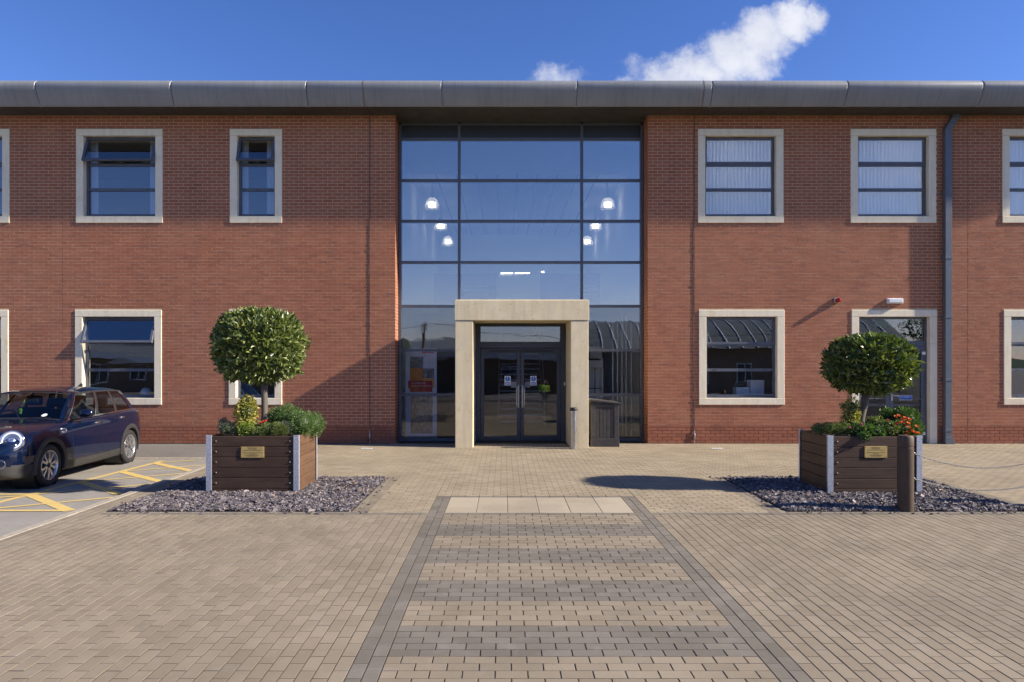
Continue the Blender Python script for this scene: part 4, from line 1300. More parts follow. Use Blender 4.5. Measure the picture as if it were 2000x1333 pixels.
MB().box(bx - 0.168, bx + 0.168, YW - 0.095, YW - 0.049, bz - 0.05, bz + 0.05).build('diffuser', 'lamp_white', t, bevel=0.02, seg=3)
for q, (px_, lb) in enumerate(((716, 'white strip lying on the paving at the foot of the left wall'), (1400, 'white strip lying on the paving at the foot of the right wall'))):
    yy = F * H / (877 - CY); xx = gx(px_, yy)
    mb = MB(); mb.box(xx - 0.125, xx + 0.125, yy - 0.04, yy + 0.04, 0.004, 0.014)
    o = mb.build('ground_marker', 'white_plastic', bevel=0.003); tag(o, lb, 'marker', 'white ground markers')

# ------------------------------------------------------------------ rooms seen through the glass
def room(x0, x1, y0, y1, z0, z1, wall, floor, ceil, label):
    m = MB()
    m.quad((x0, y1, z0), (x1, y1, z0), (x1, y1, z1), (x0, y1, z1))
    m.quad((x0, y0, z0), (x0, y1, z0), (x0, y1, z1), (x0, y0, z1)); m.quad((x1, y1, z0), (x1, y0, z0), (x1, y0, z1), (x1, y1, z1))
    o = m.build('room_walls', wall, bld, recalc=False); o['label'] = label
    MB().box(x0, x1, y0, y1, z0 - 0.1, z0).build('room_floor', floor, o); MB().box(x0, x1, y0, y1, z1, z1 + 0.1).build('room_ceiling', ceil, o)
    return o
y0 = YW + 0.285
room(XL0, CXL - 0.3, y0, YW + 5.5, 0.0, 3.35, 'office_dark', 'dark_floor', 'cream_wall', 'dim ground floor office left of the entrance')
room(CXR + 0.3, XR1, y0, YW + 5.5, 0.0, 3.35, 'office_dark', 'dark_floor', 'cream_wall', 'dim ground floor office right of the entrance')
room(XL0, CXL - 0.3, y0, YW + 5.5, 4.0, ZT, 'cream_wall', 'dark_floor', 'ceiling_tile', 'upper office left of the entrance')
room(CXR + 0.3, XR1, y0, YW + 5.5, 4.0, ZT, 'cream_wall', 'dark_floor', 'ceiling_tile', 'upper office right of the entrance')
lob = room(CXL - 0.24, CXR + 0.24, YC + 0.16, 29.0, 0.0, 7.46, 'white_wall', 'dark_floor', 'ceiling_tile', 'tall white lobby behind the glass')
m = MB()
for i in range(-4, 7):
    x = 0.38 + i * 0.6
    if CXL < x < CXR: m.box(x - 0.012, x + 0.012, 19.3, 28.9, 7.448, 7.459)
m.build('ceiling_joint', 'office_dark', lob)
m = MB(); m.box(CXL - 0.2, CXR + 0.2, YC + 0.17, 19.1, 7.30, 7.455); m.build('ceiling_bulkhead', 'white_wall', lob)
# dark back of the ground floor and the upper landing
m = MB(); m.box(CXL - 0.23, CXR + 0.23, 20.9, 28.9, 3.15, 3.45); m.build('landing', 'ceiling_tile', lob)
m = MB(); m.box(CXL - 0.23, CXR + 0.23, 25.0, 25.2, 0.0, 3.15); m.build('back_wall', 'office_dark', lob)
for xa, xb, lb in ((gx(848, 20.8), gx(970, 20.8), 'left'), (gx(1055, 20.8), gx(1172, 20.8), 'right')):
    p = MB().box(xa, xb, 20.76, 20.80, gz(594, 20.8), gz(535, 20.8)).build('balustrade_panel', 'purple_print', lob)
    m = MB(); xc = (xa + xb) / 2
    for q in range(3):
        u = xa + 0.95 if lb == 'left' else xc + 0.3; e = min(u + 0.75, xb - 0.1)
        while u < e:
            l = R.uniform(0.03, 0.10); m.box(u, min(u + l, e), 20.752, 20.759, 4.25 - q * 0.13, 4.30 - q * 0.13); u += l + 0.03
    m.build('panel_lettering', 'pale_letters', lob)
m = MB(); m.lathe([(0.0, 0.0), (0.03, 0.0), (0.03, 0.35), (0.0, 0.35)], 12, Matrix.Translation((gx(1127, 20.4), 20.4, 3.45)))
m.ball((gx(1127, 20.4), 20.4, 3.88), (0.10, 0.10, 0.11)); m.build('ornament', 'black_plastic', lob, smooth='auto')
for (pa, pb, py) in ((978, 1002, 533.5), (1006, 1035, 533.5), (1057, 1063, 531.5)):
    yy = 26.0; MB().box(gx(pa, yy), gx(pb, yy), yy, yy + 0.06, gz(py + 0.8, yy), gz(py - 0.8, yy)).build('tube_light', 'lit_tube', lob)
for (px_, py_) in ((918, 467), (923.5, 486), (926.5, 499), (1098, 467), (1090.5, 486), (1085.5, 499)):
    yy = (7.446 - H) * F / (CY - py_)
    m = MB(); m.disc((0, 0, 0), 0.11, 16, Matrix.Translation((gx(px_, yy), yy, 7.444)) @ Matrix.Rotation(PI, 4, 'X')); m.build('downlight', 'lit_tube', lob, recalc=False)

for x in (5.4, 7.4, 9.4, 11.4, 13.4):
    MB().box(x - 0.3, x + 0.3, YW + 1.2, YW + 2.4, ZT - 0.03, ZT - 0.005).build('office_light', 'lit_tube', bld)
# six bell-shaped pendant lamps
def pendant():
    t = thing('pendant_lamp', '', 'lamp', (0, 0, 0), group='pendant lamps in the lobby')
    prof = [(0.06, 0.30), (0.10, 0.285), (0.16, 0.23), (0.20, 0.13), (0.22, 0.0), (0.228, -0.03)]
    MB().lathe(prof, 28).build('shade', 'lamp_shade', t, smooth=True, local=True)
    MB().lathe([(0.0, 0.02), (0.12, 0.02), (0.12, 0.15), (0.08, 0.17), (0.0, 0.17)], 20).build('lamp', 'lit_bulb', t, local=True)
    MB().lathe([(0.0, 0.42), (0.055, 0.42), (0.075, 0.36), (0.075, 0.29), (0.0, 0.29)], 18).build('holder', 'dull_steel', t, smooth='auto', local=True)
    MB().lathe([(0.0, 0.80), (0.035, 0.80), (0.035, 0.41), (0.0, 0.41)], 8).build('stem', 'dull_steel', t, local=True)
    return t
lamp0 = pendant()
for i, (px_, py_, yy, lb) in enumerate(((844, 402, 20.6, 'nearest lit pendant lamp on the left of the lobby'), (861, 443, 23.2, 'middle lit pendant lamp on the left of the lobby'), (875, 473, 26.2, 'farthest lit pendant lamp on the left of the lobby'),
                                        (1187, 402, 20.6, 'nearest lit pendant lamp on the right of the lobby'), (1163, 443, 23.2, 'middle lit pendant lamp on the right of the lobby'), (1147, 473, 26.2, 'farthest lit pendant lamp on the right of the lobby'))):
    o = lamp0 if i == 0 else copy_tree(lamp0)
    o.location = (gx(px_, yy), yy, gz(py_ + 4, yy)); o['label'] = lb

# open staircase behind the doors
SX0, SX1, SY = gx(976, 19.6), gx(1062, 19.6), 19.6
st = thing('staircase', 'open staircase with lettered red risers behind the entrance doors', 'staircase', ((SX0 + SX1) / 2, SY, 0))
for i in range(17):
    z = 0.17 * (i + 1); yy = SY + 0.25 * i
    MB().box(SX0, SX1, yy, yy + 0.29, z - 0.045, z).build('tread', 'ceiling_tile', st)
for i, txt in ((1, 'SAFETY IS NO GAME'), (4, 'THE KEY STEPS'), (7, ''), (5, '')):
    z = 0.17 * i; yy = SY + 0.25 * i + 0.01
    if i == 5: continue
    MB().box(SX0 + 0.01, SX1 - 0.01, yy, yy + 0.01, z, z + 0.125).build('riser', 'riser_red', st)
    if i == 1: text_mesh('SAFETY IS NO GAME', 0.085, Matrix.Translation(((SX0 + SX1) / 2, yy - 0.003, z + 0.062)) @ FACE_Y, 'pale_letters', 'lettering', st)
for x in (SX0 - 0.03, SX1 + 0.03):
    MB().prism([(SY - 0.05, 0.0), (SY + 0.25, 0.0), (SY + 4.35, 2.85), (SY + 4.35, 3.1), (SY + 4.1, 3.1), (SY - 0.05, 0.22)], x - 0.02, x + 0.02, 'x').build('stringer', 'dull_steel', st)
    MB().tube([(x, SY + 0.1, 0.0), (x, SY + 0.1, 1.12), (x, SY + 4.2, 3.95)], 0.022, 8).build('handrail', 'steel', st, smooth='auto')

# banner stand behind the left pane
BYY = YC + 0.55
bx0, bx1 = gx(792, BYY), gx(853, BYY); bz1 = gz(681, BYY)
t = thing('banner_stand', 'pull-up banner with orange squares and a red title behind the left glass', 'banner', ((bx0 + bx1) / 2, BYY, 0))
MB().box(bx0, bx1, BYY, BYY + 0.006, 0.06, bz1).build('panel', 'banner', t)
MB().box(bx0 - 0.03, bx1 + 0.03, BYY - 0.06, BYY + 0.08, 0.001, 0.06).build('base', 'dull_steel', t, bevel=0.008)
def bq(pa, pb, qa, qb, mat, name, d): return MB().box(gx(pa, BYY), gx(pb, BYY), BYY - d, BYY - d + 0.0015, gz(qb, BYY), gz(qa, BYY)).build(name, mat, t)
bq(800.5, 826, 697, 720, 'photo_print', 'picture', 0.003); bq(826, 848, 720, 739, 'photo_print', 'picture', 0.003)
bq(800.5, 826, 720, 766, 'orange_print', 'colour_field', 0.004); bq(826, 848, 739, 758, 'amber_print', 'colour_field', 0.004)
bq(797, 844.5, 744, 759, 'red_print', 'title_field', 0.0065); bq(801, 844.5, 759, 766, 'red_print', 'title_field', 0.0062)
bq(802, 845, 774, 847, 'photo_print', 'picture', 0.003); bq(824, 848, 688, 690, 'red_print', 'colour_field', 0.003)
text_mesh('Creating an\ninclusive culture', 0.075, Matrix.Translation((gx(803.5, BYY), BYY - 0.008, gz(751, BYY))) @ FACE_Y, 'pale_letters', 'title', t, align='LEFT')

# glazed cabinet behind the right pane and boxes on a window ledge
cyy = YC + 1.6
t = thing('display_cabinet', 'pale glazed cabinet behind the glass right of the portal', 'cabinet', (gx(1163, cyy), cyy, 0))
ca, cb = gx(1146, cyy), gx(1178, cyy)
m = MB(); m.box(ca, ca + 0.04, cyy, cyy + 0.4, 0, 2.0); m.box(cb - 0.04, cb, cyy, cyy + 0.4, 0, 2.0); m.box(ca + 0.04, cb - 0.04, cyy + 0.001, cyy + 0.4, 1.76, 1.95)
m.box(ca + 0.04, cb - 0.04, cyy + 0.001, cyy + 0.4, 0.0, 0.08); m.build('carcass', 'ceiling_tile', t)
m = MB()
m.box((ca + cb) / 2 - 0.01, (ca + cb) / 2 + 0.01, cyy + 0.004, cyy + 0.02, 0.08, 1.76); m.box(ca + 0.04, cb - 0.04, cyy + 0.006, cyy + 0.018, 1.2, 1.22); m.build('glazing_bar', 'black_plastic', t)
MB().box(ca + 0.04, cb - 0.04, cyy + 0.2, cyy + 0.21, 0.08, 1.76).build('back_board', 'paper', t)
MB().box(ca + 0.1, cb - 0.02, cyy + 0.1, cyy + 0.35, 2.0, 2.32).build('box', 'cream_wall', t)
for q, px_ in enumerate((1197, 1206, 1215, 1223, 1233)):
    yy = YC + 1.2; MB().box(gx(px_, yy) - 0.012, gx(px_, yy) + 0.012, yy, yy + 0.03, 0.0, 3.1).build('screen_post', 'ceiling_tile', lob)
by = YW + 0.42
for (pa, pb, qa, lb) in ((1438, 1464, 757, 'low white box on the ledge inside the right lower window'), (1466, 1493, 743, 'tall white box on the ledge inside the right lower window')):
    m = MB(); m.box(gx(pa, by), gx(pb, by), by, by + 0.25, 0.901, gz(qa, by))
    o = m.build('storage_box', 'paper', bevel=0.004); tag(o, lb, 'box', 'boxes on the window ledge')
MB().box(CXR + 0.4, XR1, YW + 0.30, YW + 0.75, 0.86, 0.90).build('window_ledge', 'cream_wall', bld)
# desk lamp globe behind the car-side window
o = MB().ball((gx(281, by), by + 0.1, gz(768, by)), (0.13, 0.13, 0.13)); o.tube([(gx(281, by), by + 0.1, 0.0), (gx(281, by), by + 0.1, gz(774, by))], 0.02, 8)
tag(o.build('globe_lamp', 'lamp_white', smooth='auto'), 'round white globe standing inside the lower window behind the car', 'lamp')
# green exit sign inside the side door fanlight
ey = YW + 0.9
t = MB().box(gx(1708, ey), gx(1732, ey), ey, ey + 0.03, gz(640, ey), gz(628, ey)); tag(t.build('exit_sign', 'green_sign'), 'green exit sign hanging inside the side door', 'sign')
for (px_, py_) in ((1686, 629), (1743, 653), (1387, 680), (1471, 680)):
    yy = (3.34 - H) * F / (CY - py_)
    if yy > YW + 0.4 and yy < YW + 5.3: MB().box(gx(px_ - 7, yy), gx(px_ + 7, yy), yy - 0.3, yy + 0.3, 3.33, 3.345).build('office_light', 'lit_tube', bld)

# ------------------------------------------------------------------ planters
def planter(foot, h, side, label, plaque_px):
    x0, x1, y0, y1 = foot
    t = thing('planter', label, 'planter', ((x0 + x1) / 2, (y0 + y1) / 2, 0), group='timber planters in slate beds')
    pw = 0.13; z0 = h - 5.5 * 0.151
    k = 0
    for q in range(6):
        zb = h - 0.151 * (q + 1); zt = h - 0.151 * q - 0.006
        zb = max(zb, 0.004)
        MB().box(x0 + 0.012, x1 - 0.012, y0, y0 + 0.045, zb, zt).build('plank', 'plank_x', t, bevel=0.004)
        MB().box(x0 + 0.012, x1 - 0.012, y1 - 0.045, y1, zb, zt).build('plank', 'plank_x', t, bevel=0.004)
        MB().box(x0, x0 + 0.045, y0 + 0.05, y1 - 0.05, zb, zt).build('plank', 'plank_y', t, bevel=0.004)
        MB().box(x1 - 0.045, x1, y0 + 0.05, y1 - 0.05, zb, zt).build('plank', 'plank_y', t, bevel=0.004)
    # galvanised corner angles: two flat legs proud of the boards
    for xa, sx in ((x0, -1), (x1, 1)):
        for ya, sy in ((y0, -1), (y1, 1)):
            m = MB(); w = 0.135 if (sx * side > 0 or True) else 0.05
            wd = 0.068
            a, b = (xa - 0.012, xa + wd) if sx < 0 else (xa - wd, xa + 0.012)
            if sy < 0: m.box(a, b, ya - 0.012, ya - 0.002, 0.002, h + 0.012)
            else: m.box(a, b, ya + 0.002, ya + 0.012, 0.002, h + 0.012)
            wy = 0.022
            c, d = (ya - 0.002, ya + wy) if sy < 0 else (ya - wy, ya + 0.002)
            if sx < 0: m.box(xa - 0.012, xa - 0.002, c, d, 0.002, h + 0.012)
            else: m.box(xa + 0.002, xa + 0.012, c, d, 0.002, h + 0.012)
            o = m.build('corner_post', 'galvanised', t, bevel=0.0015)
    bolts = MB()
    proto = None
    for q in range(5):
        zc = h - 0.151 * q - 0.078
        for xa in (x0 + 0.125, x1 - 0.125):
            if proto is None:
                m = MB(); m.lathe([(0.0, 0.012), (0.009, 0.010), (0.014, 0.005), (0.016, 0.0)], 12, FACE_Y); proto = m.build('bolt', 'bolt_head', t, smooth=True); o = proto
            else:
                o = proto.copy(); COL.objects.link(o)
            o.location = (xa, y0 + 0.0005, zc)
    MB().box(x0 + 0.045, x1 - 0.045, y0 + 0.045, y1 - 0.045, 0.3, h - 0.07).build('soil', 'soil', t)
    a, b, c, d = plaque_px
    yy = y0 - 0.012
    pl = MB().box(gx(a, yy), gx(b, yy), yy, yy + 0.010, gz(d, yy), gz(c, yy)).build('plaque', 'brass', t, bevel=0.002)
    # engraved lines, too fine to read
    m = MB(); xc = (gx(a, yy) + gx(b, yy)) / 2; wd = gx(b, yy) - gx(a, yy); zt = gz(c, yy); ht = gz(c, yy) - gz(d, yy)
    for fz, fw in ((0.11, 0.40), (0.21, 0.36), (0.33, 0.76), (0.55, 0.82), (0.66, 0.26), (0.76, 0.56), (0.85, 0.44)):
        u = xc - wd * fw / 2; e = xc + wd * fw / 2; z = zt - ht * fz
        while u < e:
            l = R.uniform(0.006, 0.018); m.box(u, min(u + l, e), yy - 0.0012, yy + 0.0002, z - 0.004, z + 0.004); u += l + 0.004
    kind(m.build('engraving', 'grey_letters', pl), 'stuff')
    for fx in (0.05, 0.95):
        for fz in (0.1, 0.9):
            m = MB(); m.ball((xc - wd / 2 + wd * fx, yy - 0.001, zt - ht * fz), 0.004, 8, 5); m.build('screw', 'grey_letters', pl)
    return t
planter(PL, 0.838, 1, 'dark timber planter with brass plaque left of the walkway', (470.5, 515.5, 873, 894.5))
planter(PR, 0.838, -1, 'dark timber planter with brass plaque behind the wooden bollard', (1689, 1733, 872, 894.5))

# ------------------------------------------------------------------ leaves
LEAF6 = np.array([(0, 0, 0), (0.30, 0.42, 0.10), (0.68, 0.40, 0.10), (1.0, 0, -0.06), (0.68, -0.40, 0.10), (0.30, -0.42, 0.10)], float)
def leaves(pos, dirs, nrm, length, width, curl=1.0):
    """arrays: base points, leaf directions, leaf face normals"""
    n = len(pos)
    d = dirs / np.linalg.norm(dirs, axis=1, keepdims=True)
    s = np.cross(nrm, d); s /= (np.linalg.norm(s, axis=1, keepdims=True) + 1e-9)
    u = np.cross(d, s)
    V = (pos[:, None, :] + LEAF6[None, :, 0:1] * d[:, None, :] * length[:, None, None] + LEAF6[None, :, 1:2] * s[:, None, :] * width[:, None, None]
         + LEAF6[None, :, 2:3] * u[:, None, :] * (length * curl)[:, None, None])
    fb = np.array([(0, 1, 2, 3), (0, 3, 4, 5)])
    fc = (fb[None] + (np.arange(n) * 6)[:, None, None]).reshape(-1, 4)
    return V.reshape(-1, 3), fc

def unit(n):
    v = NR.normal(size=(n, 3)); return v / np.linalg.norm(v, axis=1, keepdims=True)

def crown(center, rad, n, length, width, squash=2.7, inner=0.60, bumps=0.055):
    """clipped ball: flattened top and sides, leaves through the outer shell"""
    u = unit(n)
    p = squash
    k = 1.0 / ((np.abs(u[:, 0]) ** p + np.abs(u[:, 1]) ** p + np.abs(u[:, 2]) ** p) ** (1 / p))
    lump = 1 + bumps * (np.sin(u[:, 0] * 9 + 1) * np.cos(u[:, 2] * 8) + 0.7 * np.sin(u[:, 1] * 13 + u[:, 2] * 11)) + NR.normal(0, 0.022, n)
    shell = np.where(NR.random(n) < 0.70, NR.uniform(0.93, 1.02, n), NR.uniform(inner, 0.95, n))
    r = k * lump * shell
    pos = u * r[:, None] * np.array(rad) + np.array(center)
    out = u / np.array(rad); out /= np.linalg.norm(out, axis=1, keepdims=True)
    d = out * 0.75 + unit(n) * 0.75 + np.array((0, 0, 0.35))
    nm = out + unit(n) * 0.65 + np.array((0, 0, 0.5))
    L = length * NR.uniform(0.5, 1.3, n); W = width * NR.uniform(0.75, 1.2, n)
    return leaves(pos, d, nm, L, W)

def bay_tree(label, trunk, c, rad, n, leafmat, r0):
    t = thing('bay_tree', label, 'tree', trunk[0], group='clipped bay trees')
    MB().tube(trunk, [r0 * (1.25 if i == 0 else 1.0 - 0.2 * i / len(trunk)) for i in range(len(trunk))], 12).build('trunk', 'bark', t, smooth=True)
    top = Vector(trunk[-1])
    for k in range(9):
        a = 2 * PI * k / 9 + R.uniform(-.3, .3); e = R.uniform(0.35, 0.9)
        q = Vector(c) + Vector((math.cos(a) * rad[0] * e, math.sin(a) * rad[1] * e, R.uniform(-0.5, 0.6) * rad[2]))
        mid = top.lerp(q, 0.5) + Vector((0, 0, -0.03))
        MB().tube([top - Vector((0, 0, 0.03)), mid, q], [r0 * 0.5, r0 * 0.32, 0.006], 7).build('limb', 'bark', t, smooth=True)
    v, f = crown(c, rad, n, 0.098, 0.043)
    np_obj('crown', v, f, leafmat, t, smooth=False)
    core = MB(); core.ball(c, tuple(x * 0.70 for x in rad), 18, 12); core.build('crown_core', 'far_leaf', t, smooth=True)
    # a few stray shoots beyond the clipping
    k = 60; u = unit(k); pos = u * np.array(rad) * 0.98 + np.array(c)
    v, f = leaves(pos, u + NR.normal(0, .3, (k, 3)), unit(k), np.full(k, 0.13), np.full(k, 0.04)); np_obj('shoots', v, f, leafmat, t)
    return t
bay_tree('round clipped bay tree in the left planter', [(-3.63, 10.06, 0.74), (-3.62, 10.06, 1.1), (-3.63, 10.07, 1.45), (-3.60, 10.06, 1.75)], (-3.69, 10.06, 2.14), (0.585, 0.575, 0.505), 6000, 'bay_leaf', 0.052)
bay_tree('lower, flatter clipped bay tree in the right planter', [(5.33, 10.02, 0.74), (5.36, 10.02, 1.05), (5.42, 10.02, 1.3), (5.46, 10.02, 1.5)], (5.49, 10.02, 1.865), (0.53, 0.53, 0.39), 4600, 'bay_leaf_dark', 0.062)

def shrub(name, label, blobs, n, L, W, mat, base, upright=0.3, flowers=None, cat='shrub', core=True, squash=2.0):
    """blobs: (x, y, z, rx, ry, rz)"""
    t = thing(name, label, cat, base)
    tot = sum(b[3] * b[5] for b in blobs); Vs = []; Fs = []; o = 0
    for b in blobs:
        k = int(n * b[3] * b[5] / tot)
        u = unit(k); sh = NR.uniform(0.55, 1.05, k) ** 0.6
        pos = u * sh[:, None] * np.array(b[3:6]) * (1 + 0.10 * np.sin(u[:, :1] * 8 + b[0] * 9)) + np.array(b[0:3])
        pos[:, 2] = np.maximum(pos[:, 2], base[2] - 0.02)
        d = u * 0.7 + unit(k) * 0.6 + np.array((0, 0, upright)); nm = u + unit(k) * 0.7 + np.array((0, 0, 0.4))
        v, f = leaves(pos, d, nm, L * NR.uniform(0.6, 1.3, k), W * NR.uniform(0.7, 1.2, k)); Vs.append(v); Fs.append(f + o); o += len(v)
    np_obj('foliage', np.concatenate(Vs), np.concatenate(Fs), mat, t)
    m = MB()
    for b in blobs:
        for q in range(6):
            a = R.uniform(0, 2 * PI)
            m.tube([(base[0] + (b[0] - base[0]) * 0.5, base[1] + (b[1] - base[1]) * 0.5, base[2] - 0.06), (b[0] + math.cos(a) * b[3] * 0.6, b[1] + math.sin(a) * b[4] * 0.6, b[2] + R.uniform(-.2, .5) * b[5])], [0.008, 0.003], 5)
    m.build('stems', 'bark', t)
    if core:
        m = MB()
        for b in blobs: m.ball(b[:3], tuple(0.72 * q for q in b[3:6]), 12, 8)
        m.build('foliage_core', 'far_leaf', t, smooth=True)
    if flowers:
        fm, pts, r = flowers
        for (x, y, z) in pts:
            k = 12; a = np.arange(k) * 2 * PI / 6 + NR.uniform(0, 1); tilt = np.where(np.arange(k) < 6, 0.25, 0.8)
            d = np.stack([np.cos(a), np.sin(a) * 0.8 - 0.35, np.sin(a) * 0.4 + tilt], 1)
            v, f = leaves(np.tile((x, y, z), (k, 1)), d, np.tile((0.0, -0.7, 0.7), (k, 1)) + NR.normal(0, .15, (k, 3)), np.full(k, r), np.full(k, r * 0.75)); np_obj('flower', v, f, fm, t)
    return t
def pz(px, py, Y): return (gx(px, Y), Y, gz(py, Y))
ZS = 0.77
# left planter
shrub('variegated_shrub', 'upright golden variegated shrub in front of the left tree trunk', [(*pz(481, 805, 9.88), 0.16, 0.15, 0.18), (*pz(484, 788, 9.88), 0.10, 0.1, 0.11), (*pz(478, 826, 9.86), 0.14, 0.13, 0.12)], 1500, 0.042, 0.019, 'gold_leaf', (-3.86, 9.88, ZS))
shrub('hebe', 'large bright green domed shrub at the right of the left planter', [(*pz(562, 818, 10.1), 0.24, 0.22, 0.22), (*pz(588, 828, 9.95), 0.22, 0.20, 0.19), (*pz(610, 830, 10.25), 0.20, 0.2, 0.19), (*pz(540, 815, 10.2), 0.14, 0.14, 0.15)], 9500, 0.022, 0.011, 'hebe_leaf', (-3.2, 10.1, ZS))
shrub('silver_heather', 'silvery low heather at the front left of the left planter', [(*pz(445, 838, 9.78), 0.11, 0.1, 0.10), (*pz(437, 833, 9.85), 0.07, 0.08, 0.12), (*pz(462, 843, 9.76), 0.10, 0.09, 0.06)], 1800, 0.028, 0.007, 'grey_leaf', (-4.05, 9.8, ZS), 0.7)
shrub('lime_shrub', 'yellow green low plant in the middle of the left planter', [(*pz(480, 838, 9.76), 0.14, 0.1, 0.09)], 900, 0.034, 0.014, 'lime_leaf', (-3.78, 9.78, ZS))
shrub('dwarf_conifer', 'moss green spreading dwarf conifer at the front of the left planter', [(*pz(512, 845, 9.75), 0.17, 0.1, 0.075), (*pz(540, 840, 9.75), 0.17, 0.1, 0.10)], 5200, 0.024, 0.006, 'moss_leaf', (-3.5, 9.76, ZS), 0.6)
shrub('grey_thyme', 'small grey leaved plant beside the domed shrub', [(*pz(558, 838, 9.80), 0.10, 0.08, 0.10)], 700, 0.028, 0.008, 'grey_leaf', (-3.22, 9.8, ZS), 0.9)
shrub('red_flower', 'red flowering plant at the foot of the left tree trunk', [(*pz(513, 834, 9.85), 0.09, 0.07, 0.07)], 220, 0.04, 0.02, 'hebe_leaf', (-3.55, 9.85, ZS), 0.3, ('red_petal', [pz(510, 826, 9.8), pz(516, 824, 9.8), pz(521, 823, 9.8), pz(508, 829, 9.78), pz(513, 826, 9.78)], 0.026), 'flower')
# right planter
shrub('variegated_shrub', 'golden variegated shrub left of the right tree trunk', [(*pz(1664, 800, 9.85), 0.10, 0.11, 0.15), (*pz(1661, 826, 9.85), 0.11, 0.11, 0.14), (*pz(1650, 793, 9.85), 0.05, 0.05, 0.05)], 700, 0.050, 0.022, 'gold_leaf', (5.13, 9.85, ZS))
shrub('heather', 'sparse brown green heather at the left of the right planter', [(*pz(1625, 838, 9.75), 0.18, 0.12, 0.085), (*pz(1648, 840, 9.72), 0.14, 0.1, 0.08), (*pz(1598, 838, 9.85), 0.08, 0.09, 0.08)], 1900, 0.034, 0.009, 'moss_leaf', (4.9, 9.75, ZS), 0.7)
shrub('pink_flower', 'leafy plant with pink flowers spilling over the right planter', [(*pz(1682, 842, 9.66), 0.16, 0.10, 0.09), (*pz(1710, 845, 9.66), 0.12, 0.09, 0.08), (*pz(1688, 853, 9.55), 0.07, 0.05, 0.05)], 900, 0.045, 0.032, 'hebe_leaf', (5.25, 9.66, ZS), 0.3, ('pink_petal', [pz(1680, 832, 9.58), pz(1684, 829, 9.58), pz(1687, 834, 9.58), pz(1661, 836, 9.6), pz(1735, 821, 9.75)], 0.020), 'flower')
shrub('leafy_shrub', 'dull green low shrub in the middle of the right planter', [(*pz(1713, 832, 9.85), 0.15, 0.12, 0.12), (*pz(1735, 838, 9.72), 0.16, 0.1, 0.09)], 1100, 0.042, 0.02, 'bay_leaf', (5.5, 9.8, ZS), 0.3)
shrub('euphorbia', 'tall light green plant at the right end of the right planter', [(*pz(1768, 822, 10.0), 0.19, 0.18, 0.18), (*pz(1733, 813, 10.1), 0.10, 0.1, 0.11), (*pz(1783, 838, 9.85), 0.13, 0.12, 0.12)], 2100, 0.05, 0.016, 'hebe_leaf', (5.85, 9.95, ZS), 0.4)
pts = [pz(x, y, 9.68) for x, y in ((1749, 815), (1755, 813), (1762, 820), (1767, 817), (1763, 826), (1770, 823), (1752, 828), (1757, 826), (1774, 828), (1769, 832), (1746, 831), (1775, 836), (1780, 842), (1790, 834), (1785, 845), (1772, 845), (1793, 847), (1768, 850), (1776, 820))]
shrub('orange_begonia', 'orange flowering plant at the right front of the right planter', [(*pz(1760, 838, 9.78), 0.16, 0.09, 0.12)], 500, 0.045, 0.026, 'hebe_leaf', (5.75, 9.75, ZS), 0.3, ('orange_petal', pts, 0.034), 'flower')

# fallen leaves on the slate
spots = [(676, 951), (709, 947), (690, 948), (657, 962), (668, 961), (634, 947), (708, 960), (720, 961), (711, 979), (540, 966), (415, 961), (1561, 962), (1715, 965), (1812, 955), (1635, 984), (240, 985), (330, 948)]
proto = None
for px_, py_ in spots:
    Y = H * F / (py_ - CY) * 0.985; X = gx(px_, Y)
    if proto is None:
        v, f = leaves(np.zeros((1, 3)), np.array([[1., 0, 0]]), np.array([[0, 0, 1.]]), np.array([0.055]), np.array([0.032]), 1.6)
        o = proto = np_obj('fallen_leaf', v, f, 'fallen'); tag(o, 'yellow fallen leaf lying on the slate chippings', 'leaf', 'fallen leaves on the slate')
    else:
        o = proto.copy(); COL.objects.link(o)
    o.location = (X, Y, 0.045); o.rotation_euler = (R.uniform(-.4, .4), R.uniform(-.5, .5), R.uniform(0, 6.28))

# ------------------------------------------------------------------ bollards, chains, bins
def wood_bollard(x, y, label):
    t = thing('bollard', label, 'bollard', (x, y, 0), group='timber bollards with chains')
    r = 0.094; h = 0.972
    MB().lathe([(0, 0.002), (r, 0.002), (r, h - 0.16), (r - 0.006, h - 0.155), (r - 0.006, h - 0.145), (r, h - 0.14), (r, h - 0.03), (r - 0.014, h - 0.008), (0.0, h)], 32, Matrix.Translation((x, y, 0))).build('post', 'post_wood', t, smooth='auto')
    for z in (0.73, 0.405):
        m = MB(); c = Vector((x + r + 0.012, y, z))
        m.tube([c + Vector((math.cos(a) * 0.018, 0, math.sin(a) * 0.018)) for a in np.linspace(0, 2 * PI, 13)], 0.004, 6, cap=False); m.build('eye', 'dull_steel', t, smooth=True)
    return t
BX, BYb = gx(1768.5, 8.52), 8.52
wood_bollard(BX, BYb, 'dark timber bollard standing in the slate before the right planter')
B2 = (BX + 2.32, 8.75)
wood_bollard(*B2, 'timber bollard beyond the right frame edge at the end of the chains')
